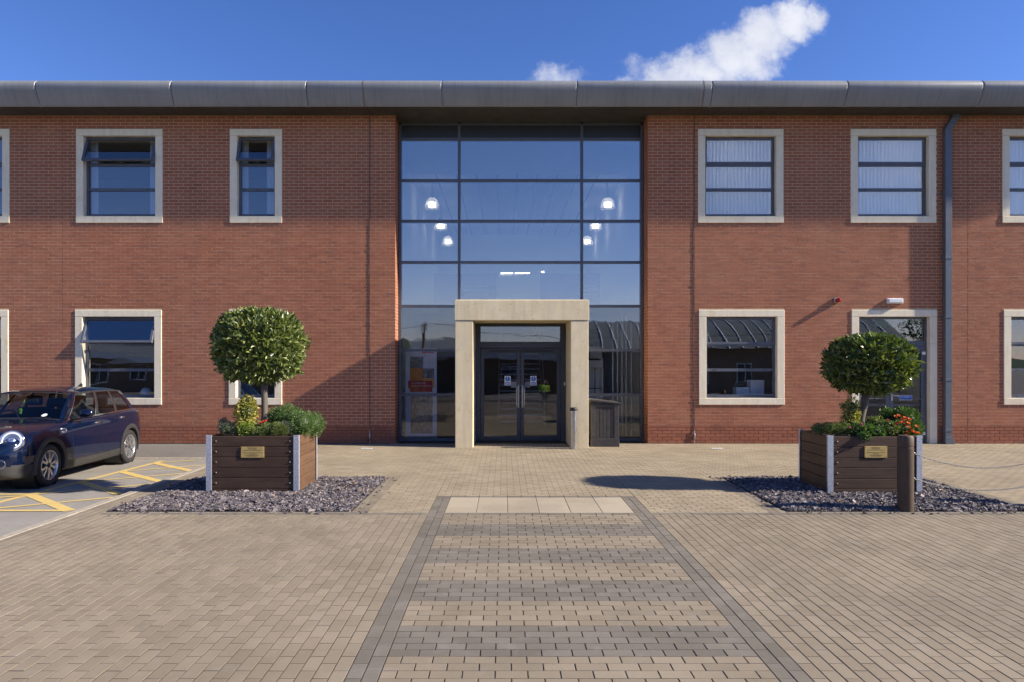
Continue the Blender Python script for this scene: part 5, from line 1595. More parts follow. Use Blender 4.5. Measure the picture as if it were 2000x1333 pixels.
def chain(z, sag, label):
    t = thing('chain', label, 'chain', (BX + 0.12, BYb, z), group='galvanised chains between the bollards')
    a = Vector((BX + 0.118, BYb, z)); b = Vector((B2[0] - 0.118, B2[1], z))
    n = 58; proto = None
    pts = [a.lerp(b, i / n) - Vector((0, 0, sag * 4 * (i / n) * (1 - i / n))) for i in range(n + 1)]
    L = (pts[1] - pts[0]).length
    m = MB(); hl, hw = 0.025, 0.0085
    ring = []
    for q in range(16):
        an = 2 * PI * q / 16
        ring.append((hl * math.copysign(abs(math.cos(an)) ** 0.6, math.cos(an)), hw * math.copysign(abs(math.sin(an)) ** 0.6, math.sin(an)), 0))
    ring.append(ring[0])
    m.tube(ring, 0.0030, 6, cap=False)
    for i in range(n):
        p = (pts[i] + pts[i + 1]) / 2; d = (pts[i + 1] - pts[i]).normalized()
        if proto is None: o = proto = m.build('link', 'chain_steel', t, smooth=True, local=True)
        else:
            o = proto.copy(); COL.objects.link(o)
        q = d.to_track_quat('X', 'Z') @ Quaternion((1, 0, 0), PI / 2 * (i % 2) + R.uniform(-.2, .2) + 0.4)
        o.rotation_mode = 'QUATERNION'; o.rotation_quaternion = q
        o.location = p - Vector(t.location)
chain(0.73, 0.20, 'upper galvanised chain hanging from the timber bollard')
chain(0.405, 0.165, 'lower galvanised chain hanging from the timber bollard')

# stainless ash bin
ay = 14.62; axx = gx(1120.5, ay)
t = thing('ash_bin', 'slim stainless steel ash bin post before the right portal pillar', 'ash bin', (axx, ay, 0))
MB().lathe([(0, 0.003), (0.076, 0.003), (0.076, 0.835), (0.0, 0.835)], 32, Matrix.Translation((axx, ay, 0))).build('body', 'steel', t, smooth='auto')
MB().lathe([(0.07, 0.836), (0.083, 0.838), (0.083, 0.885), (0.074, 0.905), (0.058, 0.908), (0.05, 0.895), (0.0, 0.893)], 32, Matrix.Translation((axx, ay, 0))).build('rim', 'black_plastic', t, smooth='auto')
m = MB(); m.lathe([(0.0, 0.907), (0.03, 0.907), (0.046, 0.897)], 24, Matrix.Translation((axx, ay, 0))); m.build('stub_plate', 'steel', t, smooth='auto')

# slatted litter bin with sloping lid
by0 = H * F / (873 - CY); b0, b1 = gx(1154, by0), gx(1209, by0); bd = 0.62
t = thing('litter_bin', 'dark slatted litter bin with a sloping lid beside the right portal pillar', 'litter bin', ((b0 + b1) / 2, by0 + bd / 2, 0))
hl_, hr_ = gz(783.5, by0), gz(789.5, by0)
m = MB(); m.prism([(b0 + 0.03, 0.012), (b1 - 0.03, 0.012), (b1 - 0.03, hr_ - 0.012), (b0 + 0.03, hl_ - 0.012)], by0 + 0.035, by0 + bd - 0.03); m.build('body', 'recycled_plastic', t)
m = MB(); m.prism([(b0 - 0.025, hl_ - 0.008), (b1 + 0.04, hr_ - 0.008), (b1 + 0.04, hr_ + 0.03), (b0 - 0.025, hl_ + 0.045)], by0 - 0.03, by0 + bd + 0.02); m.build('lid', 'recycled_plastic', t, bevel=0.012, seg=2)
for a, b in ((b0, b0 + 0.105), (b1 - 0.105, b1)): m = MB(); m.box(a, b, by0, by0 + 0.07, 0.19, 0.96); m.build('corner_board', 'recycled_plastic', t, bevel=0.006)
m = MB(); m.box(b0 + 0.108, b1 - 0.108, by0 + 0.004, by0 + 0.05, 0.875, 0.955); m.build('top_rail', 'recycled_plastic', t, bevel=0.005)
n = 5; sw = (b1 - b0 - 0.216) / n
for q in range(n):
    a = b0 + 0.108 + sw * q; MB().box(a + 0.006, a + sw - 0.006, by0 + 0.012, by0 + 0.034, 0.195, 0.870).build('slat', 'recycled_plastic', t, bevel=0.004)
for q in range(6):
    a = by0 + 0.075 + q * 0.087; MB().box(b1 - 0.026, b1 - 0.004, a, a + 0.078, 0.195, 0.94).build('slat', 'recycled_plastic', t, bevel=0.004)
m = MB(); m.prism([(b0 - 0.012, 0.002), (b1 + 0.012, 0.002), (b1 + 0.002, 0.187), (b0 - 0.002, 0.187)], by0 - 0.010, by0 + bd); m.build('base', 'recycled_plastic', t, bevel=0.008)

# ------------------------------------------------------------------ parked estate car
def curve(pts):
    xs = np.array([p[0] for p in pts], float); ys = np.array([p[1] for p in pts], float)
    h = np.diff(xs); d = np.diff(ys) / h
    m = np.zeros(len(xs)); m[0], m[-1] = d[0], d[-1]
    for i in range(1, len(xs) - 1):
        m[i] = 0 if d[i - 1] * d[i] <= 0 else 2 * d[i - 1] * d[i] / (d[i - 1] + d[i])
    def f(x):
        x = min(max(x, xs[0]), xs[-1]); i = min(int(np.searchsorted(xs, x, 'right')) - 1, len(xs) - 2); i = max(i, 0)
        t = (x - xs[i]) / h[i]
        return float((2 * t**3 - 3 * t**2 + 1) * ys[i] + (t**3 - 2 * t**2 + t) * h[i] * m[i] + (-2 * t**3 + 3 * t**2) * ys[i + 1] + (t**3 - t**2) * h[i] * m[i + 1])
    return f
c_top = curve([(-.80, .64), (-.77, .72), (-.70, .785), (-.58, .835), (-.4, .88), (0, .935), (.3, .97), (.52, 1.0), (1, 1.0), (3.0, 1.01), (3.3, 1.0), (3.40, .97), (3.45, .88)])
c_sh = curve([(-.80, .61), (-.74, .70), (-.6, .77), (-.4, .83), (0, .895), (.5, .945), (1, .965), (2, .99), (2.9, 1.015), (3.25, 1.01), (3.38, .97), (3.45, .86)])
c_w = curve([(-.80, .44), (-.785, .58), (-.75, .68), (-.68, .77), (-.55, .845), (-.35, .885), (0, .893), (.5, .896), (1.5, .90), (2.67, .895), (3.0, .872), (3.22, .825), (3.36, .755), (3.43, .65), (3.45, .52)])
c_bot = curve([(-.80, .36), (-.74, .25), (-.6, .20), (0, .18), (2.7, .19), (3.2, .24), (3.40, .34), (3.45, .44)])

def section(y, k=4):
    W, Zc, Zs, Zb = c_w(y), c_top(y), c_sh(y), c_bot(y)
    hz = Zs - Zb
    P = [(0, Zc), (.35 * W, Zc - .003), (.66 * W, Zc + (Zs - Zc) * .45), (.84 * W, Zs - .004), (.93 * W, Zs - .035), (.968 * W, Zs - .10), (.99 * W, Zs - .30 * hz), (1.0 * W, Zs - .50 * hz),
         (.998 * W, Zs - .68 * hz), (.99 * W, Zs - .82 * hz), (.968 * W, Zb + .05 * hz), (.90 * W, Zb), (.6 * W, Zb - .008), (0, Zb - .008)]
    out = []
    n = len(P)
    for i in range(n - 1):
        p0, p1, p2, p3 = P[max(i - 1, 0)], P[i], P[i + 1], P[min(i + 2, n - 1)]
        for j in range(k):
            t = j / k
            out.append(tuple(0.5 * (2 * p1[d] + (p2[d] - p0[d]) * t + (2 * p0[d] - 5 * p1[d] + 4 * p2[d] - p3[d]) * t * t + (3 * p1[d] - p0[d] - 3 * p2[d] + p3[d]) * t**3) for d in (0, 1)))
    out.append(P[-1]); return out
def side_x(y, z):
    s = section(y); best = None
    for a, b in zip(s[8:-8], s[9:-7]):
        if (a[1] - z) * (b[1] - z) <= 0 and abs(a[1] - b[1]) > 1e-6:
            return a[0] + (b[0] - a[0]) * (z - a[1]) / (b[1] - a[1])
    return s[len(s) // 2][0]

CS = 1.05
car = thing('parked_car', 'dark blue estate car parked on the asphalt at the left', 'car', (-8.135, 10.48, lot_z(10.48) + 0.004))
car.rotation_euler = (-0.0185, 0, math.radians(6.0)); car.scale = (CS, CS, CS)
def cp_(mb, name, mat, parent=None, smooth='auto', **kw): return mb.build(name, mat, parent or car, smooth=smooth, local=True, **kw)
WH = (0.0, 2.67); WR = 0.318; WZ = 0.318

ysn = sorted(set([-.80, -.797, -.79, -.78, -.765, -.75, -.73, -.71, 3.45, 3.445, 3.435, 3.42, 3.40, 3.38] + [round(v, 4) for v in np.arange(-.69, 3.37, .03)]))
secs = [section(y) for y in ysn]; ns = len(secs[0])
body = {'paint': MB(), 'trim': MB()}
vs = []
for sg in (1, -1):
    for y, s in zip(ysn, secs):
        for (x, z) in s: vs.append((sg * x, y, z))
tot = len(ysn) * ns
fl = {'paint': [], 'trim': []}
for sg in (0, 1):
    for i in range(len(ysn) - 1):
        for j in range(ns - 1):
            q = [i * ns + j, i * ns + j + 1, (i + 1) * ns + j + 1, (i + 1) * ns + j]
            q = [k + sg * tot for k in q]
            c = np.mean([vs[k] for k in q], axis=0)
            ax_, cy_, cz_ = abs(c[0]), c[1], c[2]
            if 0.56 < cy_ < 3.12 and ax_ < 0.70 and cz_ > 0.85: continue           # open top under the windows
            if ax_ > 0.55 and any((cy_ - w) ** 2 + (cz_ - WZ) ** 2 < 0.365 ** 2 for w in WH): continue
            trim = cz_ < 0.325 or (cy_ < -0.30 and cz_ < 0.40 and True) or (cy_ > 3.0 and cz_ < 0.42)
            fl['trim' if trim else 'paint'].append(tuple(q) if sg == 0 else tuple(q[::-1]))
    # end caps
    for i, key in ((0, 'paint'), (len(ysn) - 1, 'paint')):
        cap = [i * ns + j + sg * tot for j in range(ns)]
        fl['paint'].append(tuple(cap if (i == 0) == (sg == 0) else cap[::-1]))
def sub_mesh(name, faces, mat):
    used = sorted({k for f in faces for k in f}); mp = {k: i for i, k in enumerate(used)}
    m = MB(); m.v = [vs[k] for k in used]; m.f = [tuple(mp[k] for k in f) for f in faces]
    return m
bdy = cp_(sub_mesh('body', fl['paint'], 0), 'body', 'car_paint', smooth=True)
bm = bmesh.new(); bm.from_mesh(bdy.data); bmesh.ops.remove_doubles(bm, verts=bm.verts, dist=0.0002); bmesh.ops.recalc_face_normals(bm, faces=bm.faces); bm.to_mesh(bdy.data); bm.free()
cp_(sub_mesh('cladding', fl['trim'], 0), 'cladding', 'trim_plastic', smooth=True)

# black wheel arch surrounds and liners
for sg in (1, -1):
    for wy in WH:
        m = MB(); vv = []; ff = []; n = 40
        for i in range(n + 1):
            a = math.radians(-14 + 208 * i / n)
            row = []
            for r, dx in ((0.432, -0.004), (0.432, 0.012), (0.415, 0.018), (0.375, 0.020), (0.355, 0.012), (0.350, -0.09)):
                y, z = wy + r * math.cos(a), WZ + r * math.sin(a)
                z = max(z, 0.205)
                row.append((sg * (side_x(min(max(y, -.72), 3.38), max(z, .27)) + dx), y, z))
            vv += row
        for i in range(n):
            for j in range(5):
                ff.append((i * 6 + j, i * 6 + j + 1, (i + 1) * 6 + j + 1, (i + 1) * 6 + j))
        m.add(vv, ff); cp_(m, 'wheel_arch', 'trim_plastic')
        m = MB(); m.lathe([(0.0, 0.0), (0.375, 0.0), (0.375, 0.32)], 28, Matrix.Translation((sg * 0.52, wy, WZ)) @ Matrix.Rotation(sg * PI / 2, 4, 'Y')); cp_(m, 'arch_liner', 'black_plastic', recalc=False)
# wheels
def wheel(sg, wy):
    w = MB(); M = Matrix.Translation((sg * 0.775, wy, WZ)) @ Matrix.Rotation(sg * PI / 2, 4, 'Y')
    w.lathe([(0.215, -0.10), (0.27, -0.105), (0.302, -0.095), (0.316, -0.075), (WR, -0.03), (WR, 0.03), (0.316, 0.075), (0.302, 0.097), (0.27, 0.106), (0.235, 0.102), (0.222, 0.090)], 44, M)
    tyre = cp_(w, 'wheel', 'rubber', smooth=True)
    for gz_ in (-0.045, 0.0, 0.045):
        g_ = MB(); g_.lathe([(WR + 0.0008, gz_ - 0.005), (WR + 0.0008, gz_ + 0.005)], 44, M); cp_(g_, 'tread_groove', 'shut_line', tyre, recalc=False)
    r_ = MB(); r_.lathe([(0.222, 0.090), (0.226, 0.099), (0.216, 0.101), (0.205, 0.085), (0.198, 0.02), (0.19, -0.06)], 44, M); cp_(r_, 'rim', 'alloy', tyre, smooth=True)
    b_ = MB(); b_.lathe([(0.0, 0.015), (0.12, 0.012), (0.20, -0.02)], 32, M); cp_(b_, 'brake_disc', 'alloy_dark', tyre, smooth=True)
    for k in range(5):
        for d in (-0.20, 0.20):
            a0 = 2 * PI * k / 5 + 0.25
            s_ = MB()
            def P(r, an, z, w_):
                c = Vector((r * math.cos(an), r * math.sin(an), z)); t_ = Vector((-math.sin(an), math.cos(an), 0)) * w_
                return [c - t_, c + t_]
            r0, r1 = 0.04, 0.208
            rows = [(r0, a0 + d * 0.9, 0.082, 0.017), (0.10, a0 + d * 1.15, 0.086, 0.016), (0.16, a0 + d * 1.35, 0.085, 0.018), (r1, a0 + d * 1.55, 0.082, 0.026)]
            vt = []
            for (r, an, z, w_) in rows:
                p = P(r, an, z, w_); q = P(r, an, z - 0.03, w_ * 1.15); vt += [p[0], p[1], q[1], q[0]]
            vt = [M @ v for v in vt]
            ft = []
            for i in range(3):
                for j in range(4): ft.append((i * 4 + j, i * 4 + (j + 1) % 4, (i + 1) * 4 + (j + 1) % 4, (i + 1) * 4 + j))
            s_.add(vt, ft); cp_(s_, 'spoke', 'alloy', tyre)
    h_ = MB(); h_.lathe([(0.0, 0.094), (0.028, 0.093), (0.034, 0.086)], 20, M); cp_(h_, 'hub_cap', 'alloy_dark', tyre, smooth=True)
for sg in (1, -1):
    for wy in WH: wheel(sg, wy)

# greenhouse
g_bx = curve([(.55, .735), (1.2, .795), (2.2, .80), (2.8, .775), (3.2, .725)])
g_tx = curve([(1.1, .585), (1.6, .615), (2.2, .62), (2.9, .575)])
g_rail = curve([(1.1, 1.358), (1.5, 1.398), (2.1, 1.414), (2.6, 1.404), (2.95, 1.378)])
g_crown = curve([(1.08, 1.407), (1.35, 1.446), (1.9, 1.476), (2.4, 1.470), (2.8, 1.442), (3.0, 1.406)])
YB0, YB1, YT0, YT1 = 0.60, 3.14, 1.16, 2.90
def gh(q, t, sg=1, off=0.0):
    yb = YB0 + (YB1 - YB0) * q; yt = YT0 + (YT1 - YT0) * q
    y = yb + (yt - yb) * t
    x0 = g_bx(yb); z0 = c_sh(yb) - 0.006; x1 = g_tx(yt); z1 = g_rail(yt)
    x = x0 + (x1 - x0) * t + 0.022 * math.sin(PI * t); z = z0 + (z1 - z0) * t
    return (sg * (x + off), y, z)
def gh_patch(q0, q1, t0, t1, sg, off, nq=8, nt_=8, q0t=None, q1t=None):
    """patch whose left and right edges may lean: q at t0 and at t1"""
    m = MB(); v = []; f = []
    q0t = q0 if q0t is None else q0t; q1t = q1 if q1t is None else q1t
    for j in range(nt_ + 1):
        t = t0 + (t1 - t0) * j / nt_; s = (t - t0) / (t1 - t0)
        a = q0 + (q0t - q0) * s; b = q1 + (q1t - q1) * s
        for i in range(nq + 1): v.append(gh(a + (b - a) * i / nq, t, sg, off))
    for j in range(nt_):
        for i in range(nq):
            k = j * (nq + 1) + i; f.append((k, k + 1, k + nq + 2, k + nq + 1))
    return m.add(v, f)
def qy(y): return (y - YB0) / (YB1 - YB0)
QW = [(qy(.72), qy(1.50)), (qy(1.60), qy(2.22)), (qy(2.32), qy(2.90))]
for sg in (1, -1):
    names = ['window', 'window', 'quarter_window']
    for (a, b), nm in zip(QW, names): cp_(gh_patch(a, b, 0.05, 0.92, sg, -0.004), nm, 'car_glass', smooth=True)
    cp_(gh_patch(0, QW[0][0], 0, 1, sg, 0, 3), 'pillar', 'car_paint', smooth=True)
    cp_(gh_patch(QW[0][1], QW[1][0], 0, 1, sg, 0, 3), 'pillar', 'black_plastic', smooth=True)
    cp_(gh_patch(QW[1][1], QW[2][0], 0, 1, sg, 0, 3), 'pillar', 'black_plastic', smooth=True)
    cp_(gh_patch(QW[2][1], 1, 0, 1, sg, 0, 4), 'pillar', 'car_paint', smooth=True)
    cp_(gh_patch(QW[0][0], QW[2][1], 0.92, 1.0, sg, 0.001, 24, 2), 'roof_rail', 'black_plastic', smooth=True)
    cp_(gh_patch(0.0, 1.0, -0.005, 0.05, sg, 0.006, 30, 2), 'window_trim', 'chrome', smooth=True)
    for (a, b) in QW[:2]:
        cp_(gh_patch(b - 0.006, b + 0.004, 0.05, 0.94, sg, 0.004, 1, 8), 'window_trim', 'chrome', smooth=True)
    cp_(gh_patch(QW[0][0] - 0.010, QW[0][0], 0.05, 0.94, sg, 0.004, 1, 8), 'window_trim', 'chrome', smooth=True)
    # ledge between shoulder and glass
    m = MB(); v = []; f = []; n = 40
    for i in range(n + 1):
        q = i / n; p = gh(q, 0, sg); y = p[1]; v += [(sg * 0.885 * c_w(y), y, c_sh(y) - 0.016), (p[0] + sg * 0.004, y, p[2] + 0.004), (p[0] - sg * 0.06, y, p[2] - 0.01)]
    for i in range(n):
        for j in range(2): f.append((i * 3 + j, i * 3 + j + 1, (i + 1) * 3 + j + 1, (i + 1) * 3 + j))
    cp_(m.add(v, f), 'shoulder', 'car_paint', smooth=True)
# roof
m = MB(); v = []; f = []; nx_, ny_ = 20, 30
for i in range(ny_ + 1):
    y = YT0 - 0.02 + (YT1 - YT0 + 0.10) * i / ny_
    for j in range(nx_ + 1):
        s = -1 + 2 * j / nx_; tx = g_tx(y) + 0.004; e = abs(s)
        yy = y + (0.05 * e * e if i == 0 else 0)
        z = g_rail(y) + (g_crown(y) - g_rail(y)) * (1 - e ** 2.6)
        v.append((s * tx, yy, z))
for i in range(ny_):
    for j in range(nx_): k = i * (nx_ + 1) + j; f.append((k, k + 1, k + nx_ + 2, k + nx_ + 1))
cp_(m.add(v, f), 'roof', 'car_paint', smooth=True)
def screen(bx, by0, byk, bz0, bzk, tx, ty0, tyk, tz0, tzk, s0, s1, t0, t1, off=0.0):
    m = MB(); v = []; f = []; a, b = 18, 10
    for j in range(b + 1):
        t = t0 + (t1 - t0) * j / b
        for i in range(a + 1):
            s = s0 + (s1 - s0) * i / a
            B = Vector((bx * s, by0 + byk * s * s, bz0 + bzk * s * s)); T = Vector((tx * s, ty0 + tyk * s * s, tz0 + tzk * s * s))
            p = B.lerp(T, t) + Vector((0, -0.03 * math.sin(PI * t) + off, 0.01 * math.sin(PI * t))); v.append(p)
    for j in range(b):
        for i in range(a): k = j * (a + 1) + i; f.append((k, k + 1, k + a + 2, k + a + 1))
    return m.add(v, f)
WS = (.735, .44, .16, .992, -.045, .585, 1.13, .05, 1.409, -.05)
cp_(screen(*WS, -.94, .94, .05, .95), 'windscreen', 'car_glass', smooth=True)
for a, b in ((-1, -.94), (.94, 1)): cp_(screen(*WS, a, b, 0, 1), 'screen_pillar', 'car_paint', smooth=True)
cp_(screen(*WS, -.94, .94, .95, 1.0), 'screen_header', 'black_plastic', smooth=True); cp_(screen(*WS, -1, 1, -.03, .05), 'cowl', 'black_plastic', smooth=True)
RS = (.725, 3.38, -.22, 1.0, .01, .575, 2.98, -.08, 1.406, -.028)
cp_(screen(*RS, -.85, .85, .1, .9, 0.03), 'rear_window', 'car_glass', smooth=True)
for a, b, c, d in ((-1, -.85, 0, 1), (.85, 1, 0, 1), (-.85, .85, 0, .1), (-.85, .85, .9, 1)): cp_(screen(*RS, a, b, c, d, 0.03), 'tailgate', 'car_paint', smooth=True)
# wipers
for xa in (-.5, .1):
    m = MB(); m.tube([(xa, .44, .985), (xa + .28, .47, 1.005), (xa + .5, .50, 1.0)], 0.008, 6); cp_(m, 'wiper', 'black_plastic')
# cabin
m = MB(); m.box(-.72, .72, .7, 3.1, .35, .42); cp_(m, 'cabin_floor', 'seat_cloth', smooth=False)
m = MB(); m.box(-.70, .70, .62, .95, .72, .96); cp_(m, 'dashboard', 'seat_cloth', smooth=False, bevel=0.05, seg=2)
for sx_ in (-.36, .36):
    for yy, hh_ in ((1.55, 1.12), (2.35, 1.05)):
        m = MB(); m.prism([(yy, .62), (yy + .16, .62), (yy + .30, hh_), (yy + .18, hh_)], sx_ - .24, sx_ + .24, 'x'); st_ = cp_(m, 'seat', 'seat_cloth', bevel=0.03, seg=2)
        m = MB(); m.box(sx_ - .24, sx_ + .24, yy - .42, yy + .12, .48, .64); cp_(m, 'seat_cushion', 'seat_cloth', st_, bevel=0.03, seg=2)
        m = MB(); m.box(sx_ - .12, sx_ + .12, yy + .22, yy + .30, hh_ + .03, hh_ + .20); cp_(m, 'headrest', 'seat_cloth', st_, bevel=0.03, seg=2)
m = MB(); m.tube([(-.36 + .18 * math.cos(a), 1.02 + .07 * math.sin(a), .93 + .17 * math.sin(a)) for a in np.linspace(0, 2 * PI, 21)], 0.014, 8, cap=False); cp_(m, 'steering_wheel', 'black_plastic')
m = MB(); m.box(-.10, .10, 1.07, 1.10, 1.22, 1.28); cp_(m, 'rear_view_mirror', 'black_plastic', bevel=0.01)
# stickers behind the screen
def on_screen(s, t, off):
    B = Vector((WS[0] * s, WS[1] + WS[2] * s * s, WS[3] + WS[4] * s * s)); T = Vector((WS[5] * s, WS[6] + WS[7] * s * s, WS[8] + WS[9] * s * s)); return B.lerp(T, t) + Vector((0, off, 0))
MS = Matrix.Rotation(math.radians(40), 4, 'X')
p = on_screen(.66, .17, -.035); m = MB(); m.disc((0, 0, 0), .042, 20, Matrix.Translation(p) @ Matrix.Rotation(math.radians(30), 4, 'X') @ Matrix.Diagonal((1, 1, 1, 1))); cp_(m, 'sticker', 'lamp_white', smooth=False, recalc=False)
p = on_screen(.05, .30, .06); m = MB(); m.ball(p, (.035, .012, .03), 10, 8); m.ball(p - Vector((0, 0, .04)), (.028, .012, .03), 10, 8); m.tube([p, p + Vector((0, .12, .16))], .002, 5); cp_(m, 'air_freshener', 'toy_green', smooth=True)
# lamps
def lamp_at(c, nrm, r, name, kind_):
    M = Matrix.Translation(c) @ Vector(nrm).normalized().to_track_quat('Z', 'Y').to_matrix().to_4x4()
    b_ = MB(); b_.lathe([(r * .80, .012), (r * .86, .030), (r * .94, .032), (r * 1.0, .018), (r * 1.03, -.05)], 36, M); o = cp_(b_, name, 'chrome', smooth=True)
    if kind_ == 'head':
        i_ = MB(); i_.lathe([(r * .66, .020), (r * .74, .030), (r * .80, .020)], 36, M); cp_(i_, 'light_ring', 'paper', o, smooth=True)
        i_ = MB(); i_.lathe([(r * .66, .020), (r * .5, -.02), (r * .34, -.03)], 36, M); cp_(i_, 'reflector', 'headlamp_reflector', o, smooth=True, recalc=False)
        i_ = MB(); i_.ball((0, 0, -.02), (r * .36, r * .36, .035), 18, 10, M); cp_(i_, 'projector', 'headlamp_reflector', o, smooth=True)
        i_ = MB(); i_.lathe([(0, .050), (r * .4, .046), (r * .7, .036), (r * .86, .026)], 32, M); cp_(i_, 'lens', 'lamp_glass', o, smooth=True)
    else:
        i_ = MB(); i_.lathe([(0, .004), (r * .5, .002), (r * .82, .012)], 24, M); cp_(i_, 'reflector', 'headlamp_reflector', o, smooth=True)
        i_ = MB(); i_.lathe([(0, .022), (r * .5, .02), (r * .82, .012)], 24, M); cp_(i_, 'lens', 'lamp_glass', o, smooth=True)
    return o
for sg in (1, -1):
    lamp_at((sg * .70, -.630, .745), (sg * .42, -1.0, .30), .152, 'headlamp', 'head')
    m = MB(); M = Matrix.Translation((sg * .62, -.735, .43)) @ Vector((sg * .42, -1, 0)).to_track_quat('Z', 'Y').to_matrix().to_4x4()
    m.lathe([(.0, -.03), (.105, -.025), (.118, .012), (.135, .004), (.14, -.05)], 28, M); cp_(m, 'fog_lamp_bezel', 'black_plastic', smooth=True)
    lamp_at((sg * .625, -.745, .43), (sg * .42, -1, 0), .062, 'fog_lamp', 'fog')
    lamp_at((sg * .66, 3.375, .70), (sg * .6, 1.0, .1), .085, 'tail_lamp', 'fog')
    # mirror
    m = MB(); m.ball((sg * 1.0, .80, 1.055), (.115, .075, .072), 20, 14); mr = cp_(m, 'door_mirror', 'car_paint', smooth=True)
    m = MB(); m.tube([(sg * .80, .70, .965), (sg * .92, .78, 1.0), (sg * .98, .80, 1.02)], [.045, .03, .03], 10); cp_(m, 'mirror_stalk', 'black_plastic', mr, smooth=True)
    m = MB(); m.ball((sg * 1.0, .825, 1.053), (.098, .056, .058), 16, 10); cp_(m, 'mirror_glass', 'chrome', mr, smooth=True)
    # handles
    for y, z in ((1.38, .865), (2.30, .895)):
        x = side_x(y, z); m = MB(); m.tube([(sg * x, y - .085, z), (sg * (x + .028), y - .06, z + .003), (sg * (x + .030), y + .06, z + .003), (sg * x, y + .085, z)], [.012, .016, .016, .012], 8); cp_(m, 'door_handle', 'chrome', smooth=True)
    # side vent ornament: a chrome hook open to the front
    y, z = .36, .815
    hook = [(-.085, .026), (.045, .026), (.06, .016), (.06, -.016), (.045, -.026), (-.06, -.026)]
    m = MB(); m.tube([(sg * (side_x(y + a, z + b) + .006), y + a, z + b) for a, b in hook], .010, 8); cp_(m, 'side_ornament', 'chrome', smooth=True)
    # panel gaps
    def gap(pts, w=.0035):
        m = MB(); v = []; f = []
        P = [Vector((sg * (side_x(y, z) + .0012), y, z)) for y, z in pts]
        for i, p in enumerate(P):
            d = (P[min(i + 1, len(P) - 1)] - P[max(i - 1, 0)]).normalized(); s = d.cross(Vector((1, 0, 0))).normalized() * w; v += [p - s, p + s]
        for i in range(len(P) - 1): f.append((2 * i, 2 * i + 1, 2 * i + 3, 2 * i + 2))
        cp_(m.add(v, f), 'panel_gap', 'shut_line', smooth=False, recalc=False)
    gap([(.60, z) for z in np.linspace(.34, .93, 14)]); gap([(1.55, z) for z in np.linspace(.34, .965, 14)])
    gap([(2.62 - .30 * max(0, (.74 - z)) / .4, z) for z in np.linspace(.48, .98, 14)])
    gap([(y, .335) for y in np.linspace(.45, 2.2, 20)]); gap([(y, .60) for y in np.linspace(-.70, -.42, 8)])
# hood shut line, front plate, grille, aerial
m = MB(); m.prism([(-.52, .36), (.52, .36), (.48, .56), (-.48, .56)], -.815, -.79); cp_(m, 'grille', 'black_plastic', smooth=False)
m = MB(); m.box(-.26, .26, -.828, -.816, .42, .53); cp_(m, 'number_plate', 'white_plastic', smooth=False)
m = MB(); m.tube([(s * .48, -.812, .57) for s in np.linspace(-1, 1, 9)], .012, 8); cp_(m, 'grille_trim', 'chrome')
m = MB(); m.prism([(2.50, 1.462), (2.66, 1.455), (2.66, 1.522), (2.63, 1.527)], -.016, .016, 'x'); cp_(m, 'aerial', 'black_plastic', bevel=.005)

# ------------------------------------------------------------------ what the glass reflects: the other side of the drive
GZ = -0.95
def far_block(name, label, x0, x1, y0, y1, h, wins, band=None, cat='building'):
    t = thing(name, label, cat, ((x0 + x1) / 2, y0, GZ))
    m = MB(); m.box(x0, x1, y1, y0, GZ, GZ + h); m.build('wall', 'far_brick', t)
    for (a, b, c, d) in wins:
        w = MB(); w.box(a, b, y0 + 0.001, y0 + 0.05, GZ + c, GZ + d); w = w.build('window', 'far_white', t)
        mid = (a + b) / 2
        for e, f in ((a + 0.08, mid - 0.05), (mid + 0.05, b - 0.08)): MB().box(e, f, y0 + 0.045, y0 + 0.06, GZ + c + 0.08, GZ + d - 0.08).build('pane', 'far_glass', w)
    if band: MB().box(x0 - 0.3, x1 + 0.3, y1 - 0.3, y0 + 0.5, GZ + h, GZ + h + band).build('fascia', 'far_white', t)
    return t
wn = []
x = -58.0
while x < 3: wn.append((x, x + 1.5, 1.0, 2.5)); x += 3.6
b1_ = far_block('brick_building', 'low brown brick building with white fascia across the drive', -60, 5.0, -27, -36, 3.1, wn, 0.55)
m = MB(); m.prism([(-27.0 + 0.2, 3.65 + GZ), (-31.5, 5.0 + GZ), (-36.2, 3.65 + GZ)], -60.2, 5.2, 'x'); m.build('roof', 'far_roof', b1_)
wn = []; x = 9.0
while x < 34: wn.append((x, x + 1.5, 1.0, 2.6)); x += 4.0
b2_ = far_block('seam_roof_building', 'brick hall with a curved standing seam roof across the drive', 6.5, 36, -29, -42, 3.9, wn)
rf_ = MB(); n = 14
pr = [(-28.3 - 14.4 * i / n, GZ + 3.9 + 3.3 * math.sin(PI * i / n) ** 0.8) for i in range(n + 1)]
vs = []; fs = []
for xx in (6.0, 36.5):
    for yy, zz in pr: vs.append((xx, yy, zz))
for i in range(n): fs.append((i, i + 1, n + 2 + i, n + 1 + i))
fs.append(tuple(range(n + 1))); fs.append(tuple(range(2 * n + 1, n, -1)))
rf_.add(vs, fs); rr = rf_.build('roof', 'far_roof', b2_)
for xx in np.arange(6.4, 36.4, 1.25):
    m = MB(); m.tube([(xx, yy, zz + 0.03) for yy, zz in pr[:9]], 0.05, 5); m.build('seam', 'far_white', rr)
t = thing('utility_pole', 'wooden utility pole with wires across the drive', 'pole', (-6.8, -25, GZ))
m = MB(); m.tube([(-6.8, -25, GZ), (-6.8, -25, 5.2)], [0.16, 0.12], 10); m.build('post', 'post_wood', t)
for k, (xa, za) in enumerate(((-40, 4.6), (30, 4.7))):
    m = MB(); m.tube([(-6.8 + (xa + 6.8) * s, -25 - 2 * s, 5.05 + (za - 5.05) * s - 1.4 * 4 * s * (1 - s) * 0.5) for s in np.linspace(0, 1, 13)], 0.02, 5); m.build('wire', 'black_plastic', t)
